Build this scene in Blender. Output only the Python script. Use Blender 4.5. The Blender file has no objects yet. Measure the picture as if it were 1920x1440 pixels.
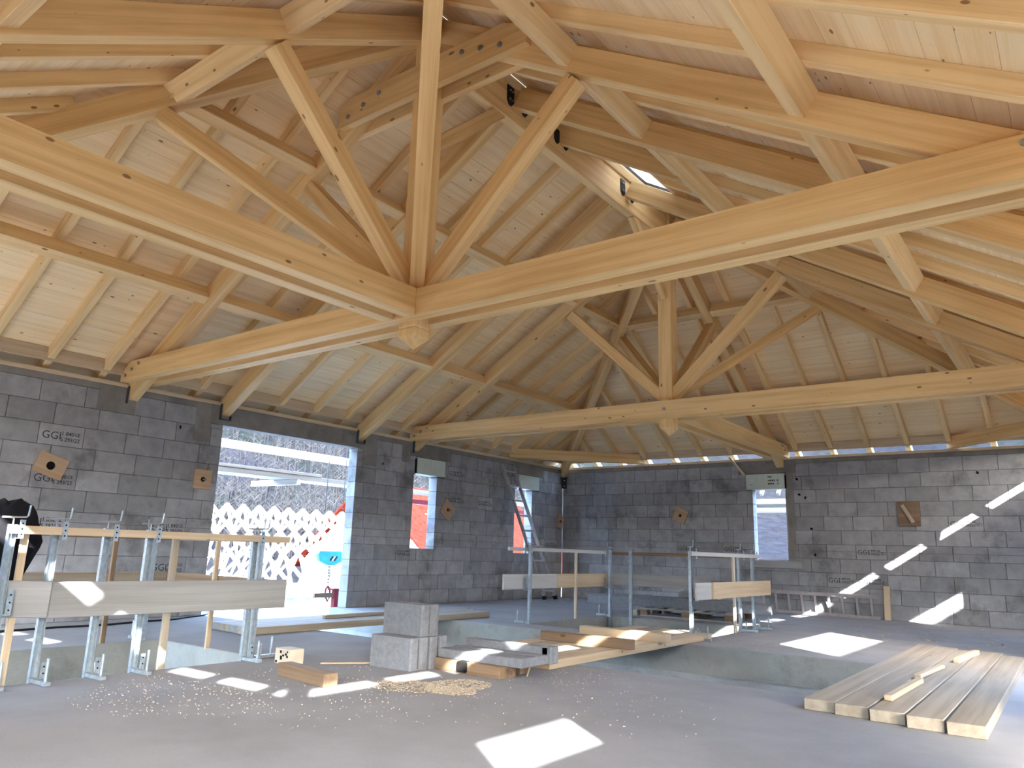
import bpy, bmesh, math, random
from mathutils import Vector, Matrix
random.seed(7)
scene = bpy.context.scene
COL = scene.collection

# ------------------------------------------------------------------ camera
def set_camera():
    yaw, pitch, roll = 0.65119, 0.22165, 0.03047
    fwd = Vector((-math.sin(yaw)*math.cos(pitch), math.cos(yaw)*math.cos(pitch), math.sin(pitch)))
    right = fwd.cross(Vector((0, 0, 1))).normalized()
    up = right.cross(fwd)
    r2 = right*math.cos(roll) + up*math.sin(roll)
    u2 = -right*math.sin(roll) + up*math.cos(roll)
    m = Matrix((r2, u2, -fwd)).transposed().to_4x4()
    m.translation = Vector((9.537, -14.571, 0.932))
    cam = bpy.data.cameras.new('camera'); o = bpy.data.objects.new('camera', cam)
    COL.objects.link(o); o.matrix_world = m
    cam.sensor_fit = 'HORIZONTAL'; cam.sensor_width = 36.0
    cam.lens = 1403.9/1920*36.0
    cam.clip_start = 0.02; cam.clip_end = 2000
    scene.camera = o
set_camera()

# ------------------------------------------------------------------ light
SUN_DIR = Vector((-1.55, 1.254, -1.0)).normalized()
sun = bpy.data.lights.new('sun', 'SUN'); sun.energy = 26.0; sun.angle = math.radians(0.53)
sun.color = (1.0, 0.965, 0.92)
so = bpy.data.objects.new('sun', sun); COL.objects.link(so)
so.rotation_euler = SUN_DIR.to_track_quat('-Z', 'Y').to_euler()
so.location = (20, -25, 15)

world = bpy.data.worlds.new('world'); scene.world = world; world.use_nodes = True
wn = world.node_tree.nodes; wl = world.node_tree.links
bg = wn['Background']
sky = wn.new('ShaderNodeTexSky')
sky.sky_type = 'NISHITA'; sky.sun_disc = False
sky.sun_elevation = math.radians(26.6)
sky.sun_rotation = math.atan2(1.55, -1.254)
sky.altitude = 300; sky.air_density = 1.0; sky.dust_density = 1.5
wl.new(sky.outputs['Color'], bg.inputs['Color']); bg.inputs['Strength'].default_value = 3.2

scene.view_settings.view_transform = 'Standard'
scene.view_settings.look = 'None'
scene.view_settings.gamma = 1.0
scene.view_settings.use_curve_mapping = False
scene.view_settings.exposure = 1.0
try:
    scene.cycles.max_bounces = 10; scene.cycles.diffuse_bounces = 8
    scene.cycles.sample_clamp_indirect = 8.0
except Exception:
    pass

# ------------------------------------------------------------------ materials
def new_mat(name):
    m = bpy.data.materials.new(name); m.use_nodes = True
    nt = m.node_tree
    return m, nt.nodes, nt.links, nt.nodes['Principled BSDF']
def node(ns, typ, **kw):
    n = ns.new(typ)
    for k, v in kw.items():
        if k.startswith('i_'):
            n.inputs[k[2:].replace('_', ' ')].default_value = v
        else:
            setattr(n, k, v)
    return n
def ramp(ns, stops):
    r = ns.new('ShaderNodeValToRGB'); e = r.color_ramp.elements
    e[0].position, e[0].color = stops[0][0], (*stops[0][1], 1)
    e[1].position, e[1].color = stops[-1][0], (*stops[-1][1], 1)
    for p, c in stops[1:-1]:
        x = e.new(p); x.color = (*c, 1)
    return r
def mixc(ns, ls, fac, a, b, blend='MIX'):
    m = ns.new('ShaderNodeMix'); m.data_type = 'RGBA'; m.blend_type = blend
    for sock, v in ((m.inputs[0], fac), (m.inputs[6], a), (m.inputs[7], b)):
        if hasattr(v, 'is_linked') or hasattr(v, 'links'):
            ls.new(v, sock)
        elif isinstance(v, (int, float)):
            sock.default_value = v
        else:
            sock.default_value = (*v, 1)
    return m.outputs[2]
def mathn(ns, ls, op, a, b=None, clamp=False):
    m = ns.new('ShaderNodeMath'); m.operation = op; m.use_clamp = clamp
    for i, v in enumerate((a, b)):
        if v is None: continue
        if hasattr(v, 'links'): ls.new(v, m.inputs[i])
        else: m.inputs[i].default_value = v
    return m.outputs[0]

def wood(name, light, dark, knot=(0.16, 0.07, 0.025), knots=0.55, rough=0.6, vary=0.16, kscale=1.0, boards=0.0):
    m, ns, ls, b = new_mat(name)
    tc = ns.new('ShaderNodeTexCoord'); oi = ns.new('ShaderNodeObjectInfo')
    cx = ns.new('ShaderNodeCombineXYZ')
    r1 = mathn(ns, ls, 'MULTIPLY', oi.outputs['Random'], 37.0)
    r2 = mathn(ns, ls, 'MULTIPLY', oi.outputs['Random'], 11.3)
    ls.new(r1, cx.inputs[0]); ls.new(r2, cx.inputs[1]); ls.new(r1, cx.inputs[2])
    va = ns.new('ShaderNodeVectorMath'); va.operation = 'ADD'
    ls.new(tc.outputs['Object'], va.inputs[0]); ls.new(cx.outputs[0], va.inputs[1])
    def mapped(sx, sy, sz):
        mp = ns.new('ShaderNodeMapping'); mp.inputs['Scale'].default_value = (sx, sy, sz)
        ls.new(va.outputs[0], mp.inputs['Vector']); return mp.outputs[0]
    n1 = node(ns, 'ShaderNodeTexNoise', i_Scale=1.0, i_Detail=3.0, i_Roughness=0.55)
    ls.new(mapped(0.55, 16, 16), n1.inputs['Vector'])
    n2 = node(ns, 'ShaderNodeTexNoise', i_Scale=1.0, i_Detail=2.0)
    ls.new(mapped(2.5, 110, 110), n2.inputs['Vector'])
    n3 = node(ns, 'ShaderNodeTexNoise', i_Scale=0.9, i_Detail=2.0)
    ls.new(mapped(0.8, 2.5, 2.5), n3.inputs['Vector'])
    f = mathn(ns, ls, 'MULTIPLY', n1.outputs['Fac'], 0.62)
    f = mathn(ns, ls, 'MULTIPLY_ADD', n2.outputs['Fac'], 0.2); f.node.inputs[2].default_value = 0
    g = mathn(ns, ls, 'MULTIPLY', n1.outputs['Fac'], 0.6)
    f = mathn(ns, ls, 'ADD', f, g)
    g = mathn(ns, ls, 'MULTIPLY', n3.outputs['Fac'], 0.25)
    f = mathn(ns, ls, 'ADD', f, g)
    rp = ramp(ns, [(0.38, dark), (0.60, light)])
    ls.new(f, rp.inputs['Fac'])
    col = rp.outputs['Color']
    # knots: sparse ellipses drawn out along the grain
    vo = node(ns, 'ShaderNodeTexVoronoi', i_Scale=1.0); vo.feature = 'F1'
    ls.new(mapped(4.2*kscale, 9.0*kscale, 9.0*kscale), vo.inputs['Vector'])
    sp = ns.new('ShaderNodeSeparateColor'); ls.new(vo.outputs['Color'], sp.inputs[0])
    gate = mathn(ns, ls, 'LESS_THAN', sp.outputs[0], knots)
    size = mathn(ns, ls, 'MULTIPLY', sp.outputs[1], 0.17)
    dd = mathn(ns, ls, 'SUBTRACT', size, vo.outputs['Distance'])
    kn = mathn(ns, ls, 'MULTIPLY', dd, 26.0, True)
    kn = mathn(ns, ls, 'MULTIPLY', kn, gate)
    kn = mathn(ns, ls, 'MULTIPLY', kn, 0.8)
    col = mixc(ns, ls, kn, col, knot)
    # value variation between pieces
    vv = mathn(ns, ls, 'MULTIPLY_ADD', oi.outputs['Random'], vary); vv.node.inputs[2].default_value = 1.0 - vary/2
    hsv = ns.new('ShaderNodeHueSaturation'); ls.new(vv, hsv.inputs['Value']); ls.new(col, hsv.inputs['Color'])
    ls.new(hsv.outputs[0], b.inputs['Base Color'])
    b.inputs['Roughness'].default_value = rough
    b.inputs['Specular IOR Level'].default_value = 0.25
    bp = node(ns, 'ShaderNodeBump', i_Strength=0.08, i_Distance=0.004)
    ls.new(n2.outputs['Fac'], bp.inputs['Height']); ls.new(bp.outputs[0], b.inputs['Normal'])
    return m

def mineral(name, light, dark, scale=3.0, rough=0.9, vary=0.15, stain=None, stain_scale=0.7, stain_amt=0.5, speck=0.12, bump=0.25, world_tex=True, lo=0.3, hi=0.7):
    m, ns, ls, b = new_mat(name)
    oi = ns.new('ShaderNodeObjectInfo')
    if world_tex:
        ge = ns.new('ShaderNodeNewGeometry'); vec = ge.outputs['Position']
    else:
        tc = ns.new('ShaderNodeTexCoord'); vec = tc.outputs['Object']
    n1 = node(ns, 'ShaderNodeTexNoise', i_Scale=scale, i_Detail=6.0, i_Roughness=0.6)
    n2 = node(ns, 'ShaderNodeTexNoise', i_Scale=90.0, i_Detail=2.0)
    ls.new(vec, n1.inputs['Vector']); ls.new(vec, n2.inputs['Vector'])
    rp = ramp(ns, [(lo, dark), (hi, light)]); ls.new(n1.outputs['Fac'], rp.inputs['Fac'])
    col = rp.outputs['Color']
    if stain:
        n3 = node(ns, 'ShaderNodeTexNoise', i_Scale=stain_scale, i_Detail=5.0, i_Roughness=0.65)
        ls.new(vec, n3.inputs['Vector'])
        s = mathn(ns, ls, 'SUBTRACT', n3.outputs['Fac'], 0.54)
        s = mathn(ns, ls, 'MULTIPLY', s, 7.0, True)
        s = mathn(ns, ls, 'MULTIPLY', s, stain_amt)
        col = mixc(ns, ls, s, col, stain)
    sp = mathn(ns, ls, 'MULTIPLY_ADD', n2.outputs['Fac'], speck*2); sp.node.inputs[2].default_value = 1 - speck
    vv = mathn(ns, ls, 'MULTIPLY_ADD', oi.outputs['Random'], vary); vv.node.inputs[2].default_value = 1 - vary/2
    v = mathn(ns, ls, 'MULTIPLY', sp, vv)
    hsv = ns.new('ShaderNodeHueSaturation'); ls.new(v, hsv.inputs['Value']); ls.new(col, hsv.inputs['Color'])
    ls.new(hsv.outputs[0], b.inputs['Base Color'])
    b.inputs['Roughness'].default_value = rough
    b.inputs['Specular IOR Level'].default_value = 0.2
    bp = node(ns, 'ShaderNodeBump', i_Strength=bump, i_Distance=0.006)
    ls.new(n2.outputs['Fac'], bp.inputs['Height']); ls.new(bp.outputs[0], b.inputs['Normal'])
    return m

def plain(name, c, rough=0.6, metal=0.0, noise=0.12, scale=12.0, spec=0.3):
    m, ns, ls, b = new_mat(name)
    tc = ns.new('ShaderNodeTexCoord')
    n = node(ns, 'ShaderNodeTexNoise', i_Scale=scale, i_Detail=4.0)
    ls.new(tc.outputs['Object'], n.inputs['Vector'])
    lo = tuple(x*(1-noise) for x in c); hi = tuple(min(1, x*(1+noise)) for x in c)
    r = ramp(ns, [(0.3, lo), (0.7, hi)]); ls.new(n.outputs['Fac'], r.inputs['Fac'])
    ls.new(r.outputs[0], b.inputs['Base Color'])
    b.inputs['Roughness'].default_value = rough; b.inputs['Metallic'].default_value = metal
    b.inputs['Specular IOR Level'].default_value = spec
    return m

M = {}
M['timber'] = wood('timber', (0.79, 0.555, 0.265), (0.60, 0.375, 0.15))
M['pale'] = wood('pale timber', (0.83, 0.62, 0.335), (0.67, 0.45, 0.20), kscale=1.2)
M['deck'] = wood('deck board', (0.88, 0.70, 0.435), (0.78, 0.57, 0.305), knots=0.75, kscale=1.35, vary=0.05)
M['fresh'] = wood('fresh board', (0.64, 0.52, 0.36), (0.51, 0.38, 0.24), knots=0.3)
M['grey_board'] = wood('weathered board', (0.36, 0.365, 0.365), (0.27, 0.265, 0.255), knots=0.2, vary=0.25)
M['brown_board'] = wood('brown board', (0.29, 0.20, 0.125), (0.18, 0.118, 0.07), knots=0.2, vary=0.2)
M['plank'] = wood('scaffold plank', (0.41, 0.36, 0.285), (0.29, 0.245, 0.185), knots=0.2, vary=0.2)
M['white_timber'] = wood('whitish spruce', (0.66, 0.60, 0.50), (0.57, 0.50, 0.39), knots=0.15)  # even whitish wood tone with faint grain
M['white_board'] = wood('whitewashed board', (0.56, 0.565, 0.56), (0.46, 0.465, 0.46), knots=0.2)
M['ply'] = wood('plywood', (0.52, 0.38, 0.25), (0.42, 0.29, 0.18), knots=0.2, kscale=2)
M['block'] = mineral('concrete block', (0.385, 0.396, 0.412), (0.270, 0.278, 0.290), scale=5.0, vary=0.32, stain=(0.115, 0.115, 0.11), stain_scale=1.5, stain_amt=0.7)
M['mortar'] = mineral('mortar', (0.19, 0.187, 0.185), (0.12, 0.118, 0.116), scale=9)
M['concrete'] = mineral('cast concrete', (0.29, 0.28, 0.26), (0.19, 0.185, 0.17), scale=2.5, stain=(0.14, 0.135, 0.12), stain_scale=3)
M['slab'] = mineral('floor slab', (0.335, 0.345, 0.365), (0.262, 0.270, 0.284), scale=1.6, stain=(0.28, 0.25, 0.22), stain_scale=0.8, stain_amt=0.25, vary=0.0, speck=0.1, bump=0.15)
M['slab_edge'] = mineral('slab edge', (0.37, 0.39, 0.375), (0.26, 0.275, 0.26), scale=2.2, stain=(0.11, 0.11, 0.09), stain_scale=2.2, vary=0)
M['lower'] = mineral('lower wall', (0.45, 0.48, 0.50), (0.33, 0.35, 0.36), scale=3.0, stain=(0.2, 0.2, 0.19), stain_scale=4, vary=0)
M['newblock'] = mineral('new block', (0.265, 0.28, 0.31), (0.195, 0.206, 0.228), scale=20, speck=0.25, vary=0.1, world_tex=False)
M['galv'] = plain('galvanised steel', (0.40, 0.47, 0.52), rough=0.45, metal=0.6, noise=0.2, scale=30)
M['dark_steel'] = plain('black steel', (0.018, 0.018, 0.02), rough=0.5, metal=0.3)
M['grey_steel'] = plain('grey steel', (0.10, 0.115, 0.13), rough=0.5, metal=0.6)
M['bolt'] = plain('zinc bolt', (0.33, 0.36, 0.36), rough=0.4, metal=0.8)
M['alu'] = plain('ladder aluminium', (0.48, 0.45, 0.46), rough=0.5, metal=0.3)
M['rubber'] = plain('black rubber', (0.012, 0.012, 0.012), rough=0.8)
M['foam'] = plain('pale green foam', (0.62, 0.70, 0.63), rough=0.85, noise=0.07, scale=8)
M['ink'] = plain('black ink', (0.055, 0.055, 0.06), rough=0.9, noise=0.5, scale=60)
M['chalk'] = plain('red chalk line', (0.20, 0.10, 0.09), rough=1.0, noise=0.3)
M['cloth'] = plain('black cloth', (0.008, 0.008, 0.012), rough=0.95, noise=0.4)
M['red'] = plain('red paint', (0.22, 0.02, 0.025), rough=0.5)
M['turq'] = plain('turquoise paint', (0.08, 0.58, 0.60), rough=0.5)
M['redroof'] = plain('red roof', (0.065, 0.012, 0.009), rough=0.9, noise=0.3, scale=6, spec=0.0)
M['bluegrey'] = plain('slate roof', (0.10, 0.14, 0.22), rough=0.7)
M['render'] = plain('white render', (0.70, 0.68, 0.64), rough=0.9, noise=0.05, scale=3)
M['bluefilm'] = plain('blue film', (0.16, 0.26, 0.48), rough=0.6)
M['yellowgrey'] = plain('pale deck timber', (0.72, 0.72, 0.70), rough=0.8)
M['hole'] = plain('dark hole', (0.006, 0.006, 0.006), rough=1.0)
M['chips'] = plain('wood chips', (0.46, 0.40, 0.31), rough=0.9, noise=0.3, scale=40)
M['white_plastic'] = plain('white plastic', (0.75, 0.75, 0.73), rough=0.6)
M['cable'] = plain('black cable', (0.01, 0.01, 0.014), rough=0.6)
M['underlay'] = plain('roof underlay', (0.10, 0.10, 0.10), rough=1.0)
M['trunk'] = plain('bare trunks', (0.014, 0.015, 0.018), rough=1.0, noise=0.4, scale=0.4)  # kept close to the hill tint, distance haze in the colour
M['ever'] = plain('evergreen', (0.035, 0.075, 0.02), rough=1.0, noise=0.5, scale=2)
def hill_mat():
    m, ns, ls, b = new_mat('wooded hill')
    ge = ns.new('ShaderNodeNewGeometry')
    n1 = node(ns, 'ShaderNodeTexNoise', i_Scale=0.035, i_Detail=6.0, i_Roughness=0.7)
    n2 = node(ns, 'ShaderNodeTexNoise', i_Scale=0.5, i_Detail=6.0, i_Roughness=0.75)
    ls.new(ge.outputs['Position'], n1.inputs['Vector']); ls.new(ge.outputs['Position'], n2.inputs['Vector'])
    a = ramp(ns, [(0.35, (0.011, 0.0132, 0.0185)), (0.5, (0.013, 0.0138, 0.017)), (0.65, (0.009, 0.0125, 0.0115))])  # bluish haze of distance is put into these hill colours
    ls.new(n1.outputs['Fac'], a.inputs['Fac'])
    c = ramp(ns, [(0.32, (0.6, 0.6, 0.6)), (0.7, (1.35, 1.35, 1.35))]); ls.new(n2.outputs['Fac'], c.inputs['Fac'])
    ls.new(mixc(ns, ls, 1.0, a.outputs[0], c.outputs[0], 'MULTIPLY'), b.inputs['Base Color'])
    b.inputs['Roughness'].default_value = 1.0; b.inputs['Specular IOR Level'].default_value = 0.0
    return m
M['hill'] = hill_mat()
M['ground'] = mineral('ground', (0.12, 0.115, 0.09), (0.07, 0.07, 0.05), scale=0.3)

# ------------------------------------------------------------------ helpers
ORD = ['first', 'second', 'third', 'fourth', 'fifth', 'sixth', 'seventh', 'eighth', 'ninth', 'tenth', 'eleventh', 'twelfth',
       'thirteenth', 'fourteenth', 'fifteenth', 'sixteenth', 'seventeenth', 'eighteenth', 'nineteenth', 'twentieth',
       'twenty-first', 'twenty-second', 'twenty-third', 'twenty-fourth', 'twenty-fifth']
def tag(o, label=None, cat=None, group=None, kind=None):
    if label: o['label'] = label
    if cat: o['category'] = cat
    if group: o['group'] = group
    if kind: o['kind'] = kind
    return o
def empty(name, loc=(0, 0, 0)):
    o = bpy.data.objects.new(name, None); COL.objects.link(o); o.location = loc
    o.empty_display_size = 0.1
    bpy.context.view_layer.update()
    return o
def link(name, mesh, mat=None, parent=None, mw=None):
    o = bpy.data.objects.new(name, mesh); COL.objects.link(o)
    if mat is not None and not mesh.materials:
        mesh.materials.append(M[mat] if isinstance(mat, str) else mat)
    mw = mw or Matrix.Identity(4)
    if parent is not None:
        o.parent = parent
        o.matrix_parent_inverse = Matrix.Identity(4)
        o.matrix_local = WORLD.get(parent.name, Matrix.Translation(parent.location)).inverted() @ mw
    else:
        o.matrix_world = mw
    WORLD[o.name] = mw
    return o
WORLD = {}
def mesh_from(name, verts, faces):
    me = bpy.data.meshes.new(name); me.from_pydata(verts, [], faces); me.update()
    bm = bmesh.new(); bm.from_mesh(me); bmesh.ops.recalc_face_normals(bm, faces=bm.faces); bm.to_mesh(me); bm.free()
    return me
BOXC = {}
def box_mesh(l, w, h, bev=0.004):
    """chamfered box, centred"""
    key = (round(l, 4), round(w, 4), round(h, 4), bev)
    if key in BOXC: return BOXC[key]
    bm = bmesh.new()
    bmesh.ops.create_cube(bm, size=1.0)
    bmesh.ops.scale(bm, vec=(l, w, h), verts=bm.verts)
    if bev:
        bmesh.ops.bevel(bm, geom=list(bm.edges), offset=min(bev, l/3, w/3, h/3), segments=1, affect='EDGES')
    me = bpy.data.meshes.new('box'); bm.to_mesh(me); bm.free()
    BOXC[key] = me
    return me
def mat_box(mat, l, w, h, bev=0.004):
    key = ('m', mat, round(l, 4), round(w, 4), round(h, 4), bev)
    if key not in BOXC:
        me = box_mesh(l, w, h, bev).copy(); me.materials.clear(); me.materials.append(M[mat]); BOXC[key] = me
    return BOXC[key]
def frame(p0, p1, up):
    p0 = Vector(p0); p1 = Vector(p1); x = (p1 - p0).normalized()
    up = Vector(up); z = (up - x*up.dot(x))
    if z.length < 1e-5: z = Vector((0, 1, 0)) - x*x.y
    z.normalize(); y = z.cross(x)
    m = Matrix((x, y, z)).transposed().to_4x4(); m.translation = (p0 + p1)/2
    return m, (p1 - p0).length
def timber(name, p0, p1, w, h, mat='timber', up=(0, 0, 1), parent=None, bev=0.004):
    m, L = frame(p0, p1, up)
    return link(name, mat_box(mat, L, w, h, bev), None, parent, m)
def aabox(name, x0, x1, y0, y1, z0, z1, mat, parent=None, bev=0.003, long=None):
    """axis-aligned box whose local X runs along its longest side"""
    dx, dy, dz = x1-x0, y1-y0, z1-z0
    c = Vector(((x0+x1)/2, (y0+y1)/2, (z0+z1)/2))
    a = long or max(((dx, 'x'), (dy, 'y'), (dz, 'z')))[1]
    if a == 'x': m = Matrix.Identity(4); s = (dx, dy, dz)
    elif a == 'y': m = Matrix.Rotation(math.pi/2, 4, 'Z'); s = (dy, dx, dz)
    else: m = Matrix.Rotation(-math.pi/2, 4, 'Y'); s = (dz, dy, dx)
    m = Matrix.Translation(c) @ m
    return link(name, mat_box(mat, *s, bev), None, parent, m)
def prism(name, poly, t, mw, mat, parent=None):
    """polygon in local XZ, thickness t along local Y"""
    n = len(poly)
    v = [(x, -t/2, z) for x, z in poly] + [(x, t/2, z) for x, z in poly]
    f = [tuple(range(n)), tuple(range(2*n-1, n-1, -1))] + [(i, (i+1) % n, n+(i+1) % n, n+i) for i in range(n)]
    return link(name, mesh_from(name, v, f), mat, parent, mw)
def cyl_mesh(r, h, seg=12, r2=None):
    bm = bmesh.new()
    bmesh.ops.create_cone(bm, cap_ends=True, segments=seg, radius1=r, radius2=r if r2 is None else r2, depth=h)
    me = bpy.data.meshes.new('cyl'); bm.to_mesh(me); bm.free(); return me
def rod(name, p0, p1, r, mat, parent=None, seg=8):
    m, L = frame(p0, p1, (0, 0, 1) if abs((Vector(p1)-Vector(p0)).normalized().z) < 0.9 else (1, 0, 0))
    me = cyl_mesh(r, L, seg); me.transform(Matrix.Rotation(math.pi/2, 4, 'Y'))
    return link(name, me, mat, parent, m)
def tube_mesh(pts, r, seg=6):
    """swept tube through points"""
    pts = [Vector(p) for p in pts]; V = []; F = []
    prev = None
    for i, p in enumerate(pts):
        d = (pts[min(i+1, len(pts)-1)] - pts[max(i-1, 0)]).normalized()
        a = Vector((0, 0, 1)) if abs(d.z) < 0.9 else Vector((1, 0, 0))
        if prev is not None: a = prev
        u = (a - d*a.dot(d)).normalized(); w = d.cross(u); prev = u
        for k in range(seg):
            t = 2*math.pi*k/seg
            V.append(p + u*math.cos(t)*r + w*math.sin(t)*r)
    for i in range(len(pts)-1):
        for k in range(seg):
            a = i*seg+k; b = i*seg+(k+1) % seg
            F.append((a, b, b+seg, a+seg))
    F.append(tuple(range(seg))[::-1]); F.append(tuple(range((len(pts)-1)*seg, len(pts)*seg)))
    return mesh_from('tube', V, F)
def cells(u0, u1, v0, v1, holes):
    us = sorted({u0, u1, *[min(max(h[i], u0), u1) for h in holes for i in (0, 1)]})
    vs = sorted({v0, v1, *[min(max(h[i], v0), v1) for h in holes for i in (2, 3)]})
    out = []
    for a, b in zip(us, us[1:]):
        for c, d in zip(vs, vs[1:]):
            mu, mv = (a+b)/2, (c+d)/2
            if not any(h[0] < mu < h[1] and h[2] < mv < h[3] for h in holes): out.append((a, b, c, d))
    return out
def boxes_mesh(name, bx):
    V = []; F = []
    for x0, x1, y0, y1, z0, z1 in bx:
        o = len(V)
        V += [(x0, y0, z0), (x1, y0, z0), (x1, y1, z0), (x0, y1, z0), (x0, y0, z1), (x1, y0, z1), (x1, y1, z1), (x0, y1, z1)]
        F += [tuple(o+i for i in q) for q in ((3, 2, 1, 0), (4, 5, 6, 7), (0, 1, 5, 4), (1, 2, 6, 5), (2, 3, 7, 6), (3, 0, 4, 7))]
    me = bpy.data.meshes.new(name); me.from_pydata(V, [], F); me.update(); return me
def text_geo(s, size, x, z, bold=0.0):
    cu = bpy.data.curves.new('t', 'FONT'); cu.body = s; cu.size = size; cu.offset = bold
    cu.resolution_u = 3
    ob = bpy.data.objects.new('t', cu); COL.objects.link(ob)
    dg = bpy.context.evaluated_depsgraph_get(); dg.update()
    me = bpy.data.meshes.new_from_object(ob.evaluated_get(dg))
    V = [(v.co.x + x, v.co.y + z) for v in me.vertices]; F = [tuple(p.vertices) for p in me.polygons]
    bpy.data.objects.remove(ob); bpy.data.curves.remove(cu); bpy.data.meshes.remove(me)
    return V, F
def flat_mesh(name, parts):
    """2-D pieces -> mesh in local XZ plane facing -Y"""
    V = []; F = []
    for v, f in parts:
        o = len(V); V += [(a, 0, b) for a, b in v]; F += [tuple(i+o for i in p) for p in f]
    me = bpy.data.meshes.new(name); me.from_pydata(V, [], F); me.update(); return me
def ring2(cx, cz, rx, rz, w, n=20):
    v = []
    for i in range(n):
        t = 2*math.pi*i/n; v.append((cx+rx*math.cos(t), cz+rz*math.sin(t)))
    for i in range(n):
        t = 2*math.pi*i/n; v.append((cx+(rx-w)*math.cos(t), cz+(rz-w)*math.sin(t)))
    return v, [(i, (i+1) % n, n+(i+1) % n, n+i) for i in range(n)]

# ------------------------------------------------------------------ room dimensions
W, L, H = 9.94, 15.0, 2.83
XC, YN, YF = 4.97, -10.03, -4.87        # king posts
S = 0.615                                # roof slope
CS = 1/math.sqrt(1+S*S)
ZU0 = 2.68                               # main rafter underside at the wall line
def zu(d): return ZU0 + S*d
RD = 0.22                                # rafter depth (square to slope)
def zt(d): return zu(d) + RD/CS          # rafter top
CH = 0.115                               # common rafter section
def zp(d): return zt(d) + CH/CS          # underside of roof boards

DOOR = (-8.72, -6.24, -1.3, 2.56)        # in the left wall: y0,y1,z0,z1
WA1 = (-4.87, -4.27, 0.96, 2.27); WA2 = (-1.83, -1.22, 0.93, 2.27)
WB = (4.42, 5.04, 0.95, 2.27)
TRENCH = (-0.5, 8.6, -8.7, -6.40)
VOID1 = (2.15, 3.87, -12.95, -10.45)
VOID2 = (3.3, 5.75, -5.95, -3.65)

# ------------------------------------------------------------------ floor
SL = 0.28
fl = link('floor', boxes_mesh('floor', [(a, b, c, d, -SL, 0) for a, b, c, d in cells(-0.2, W+0.2, -L-0.2, 0.2, [TRENCH, VOID1, VOID2])]), 'slab')
tag(fl, kind='structure')
def edge_board(n, x0, x1, y0, y1, z0, z1, mat):
    o = link(n, boxes_mesh(n, [(x0, x1, y0, y1, z0, z1)]), mat); return tag(o, kind='structure')
e = 0.012
def slab_lips():
    out = []
    for (x0, x1, y0, y1) in (VOID1, VOID2, TRENCH):
        xa = max(x0, 0.0)
        out += [(xa, x1, y0-0.05, y0+e, -SL-0.02, -0.004), (xa, x1, y1-e, y1+0.05, -SL-0.02, -0.004),
                (x1-e, x1+0.05, y0, y1, -SL-0.02, -0.004)]
        if x0 > 0: out.append((x0-0.05, x0+e, y0, y1, -SL-0.02, -0.004))
    return out
o = link('slab_edge', boxes_mesh('slab_edge', slab_lips()), 'slab_edge', fl)
def lower_walls():
    out = []
    for (x0, x1, y0, y1) in (VOID1, VOID2, TRENCH):
        out += [(x0-0.2, x1+0.2, y1-0.004, y1+0.2, -2.9, -SL), (x0-0.2, x1+0.2, y0-0.2, y0-0.03, -2.9, -SL), (x1+0.03, x1+0.2, y0, y1, -2.9, -SL)]
        if x0 > 0: out.append((x0-0.2, x0-0.03, y0, y1, -2.9, -SL))
    return out
tag(link('wall_lower', boxes_mesh('wall_lower', lower_walls()), 'lower'), kind='structure')
edge_board('floor_lower', -0.2, W, -L, 0, -3.0, -2.9, 'slab')

# ------------------------------------------------------------------ block walls
STAMP = None
def stamp_mesh(oval=True):
    parts = [text_geo('GGI', 0.125, 0.035, 0.075), text_geo('1 840', 0.062, 0.245, 0.128, 0.001), text_geo('CE', 0.05, 0.395, 0.132, 0.001),
             text_geo('S 293/22', 0.062, 0.24, 0.058, 0.001)]
    if oval:
        parts = [text_geo('GGI', 0.115, 0.02, 0.085), text_geo('1 840 CE', 0.05, 0.205, 0.138, 0.001), text_geo('S 293/22', 0.05, 0.205, 0.078, 0.001),
                 ring2(0.432, 0.11, 0.05, 0.028, 0.006), text_geo('NF', 0.032, 0.408, 0.098, 0.001)]
    me = flat_mesh('stamp', parts); me.materials.append(M['ink']); return me
ST_A = stamp_mesh(False); ST_B = stamp_mesh(True)
GAPV, GAPH = 0.007, 0.0045
def face_matrix(side, u, z, out=0.0):
    """local X along wall (to the viewer's right), Z up, -Y into the room"""
    if side == 'A':
        m = Matrix(((0, -1, 0), (1, 0, 0), (0, 0, 1))).to_4x4(); m.translation = (out, u, z)
    else:
        m = Matrix.Identity(4); m.translation = (u, -out, z)
    return m
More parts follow.
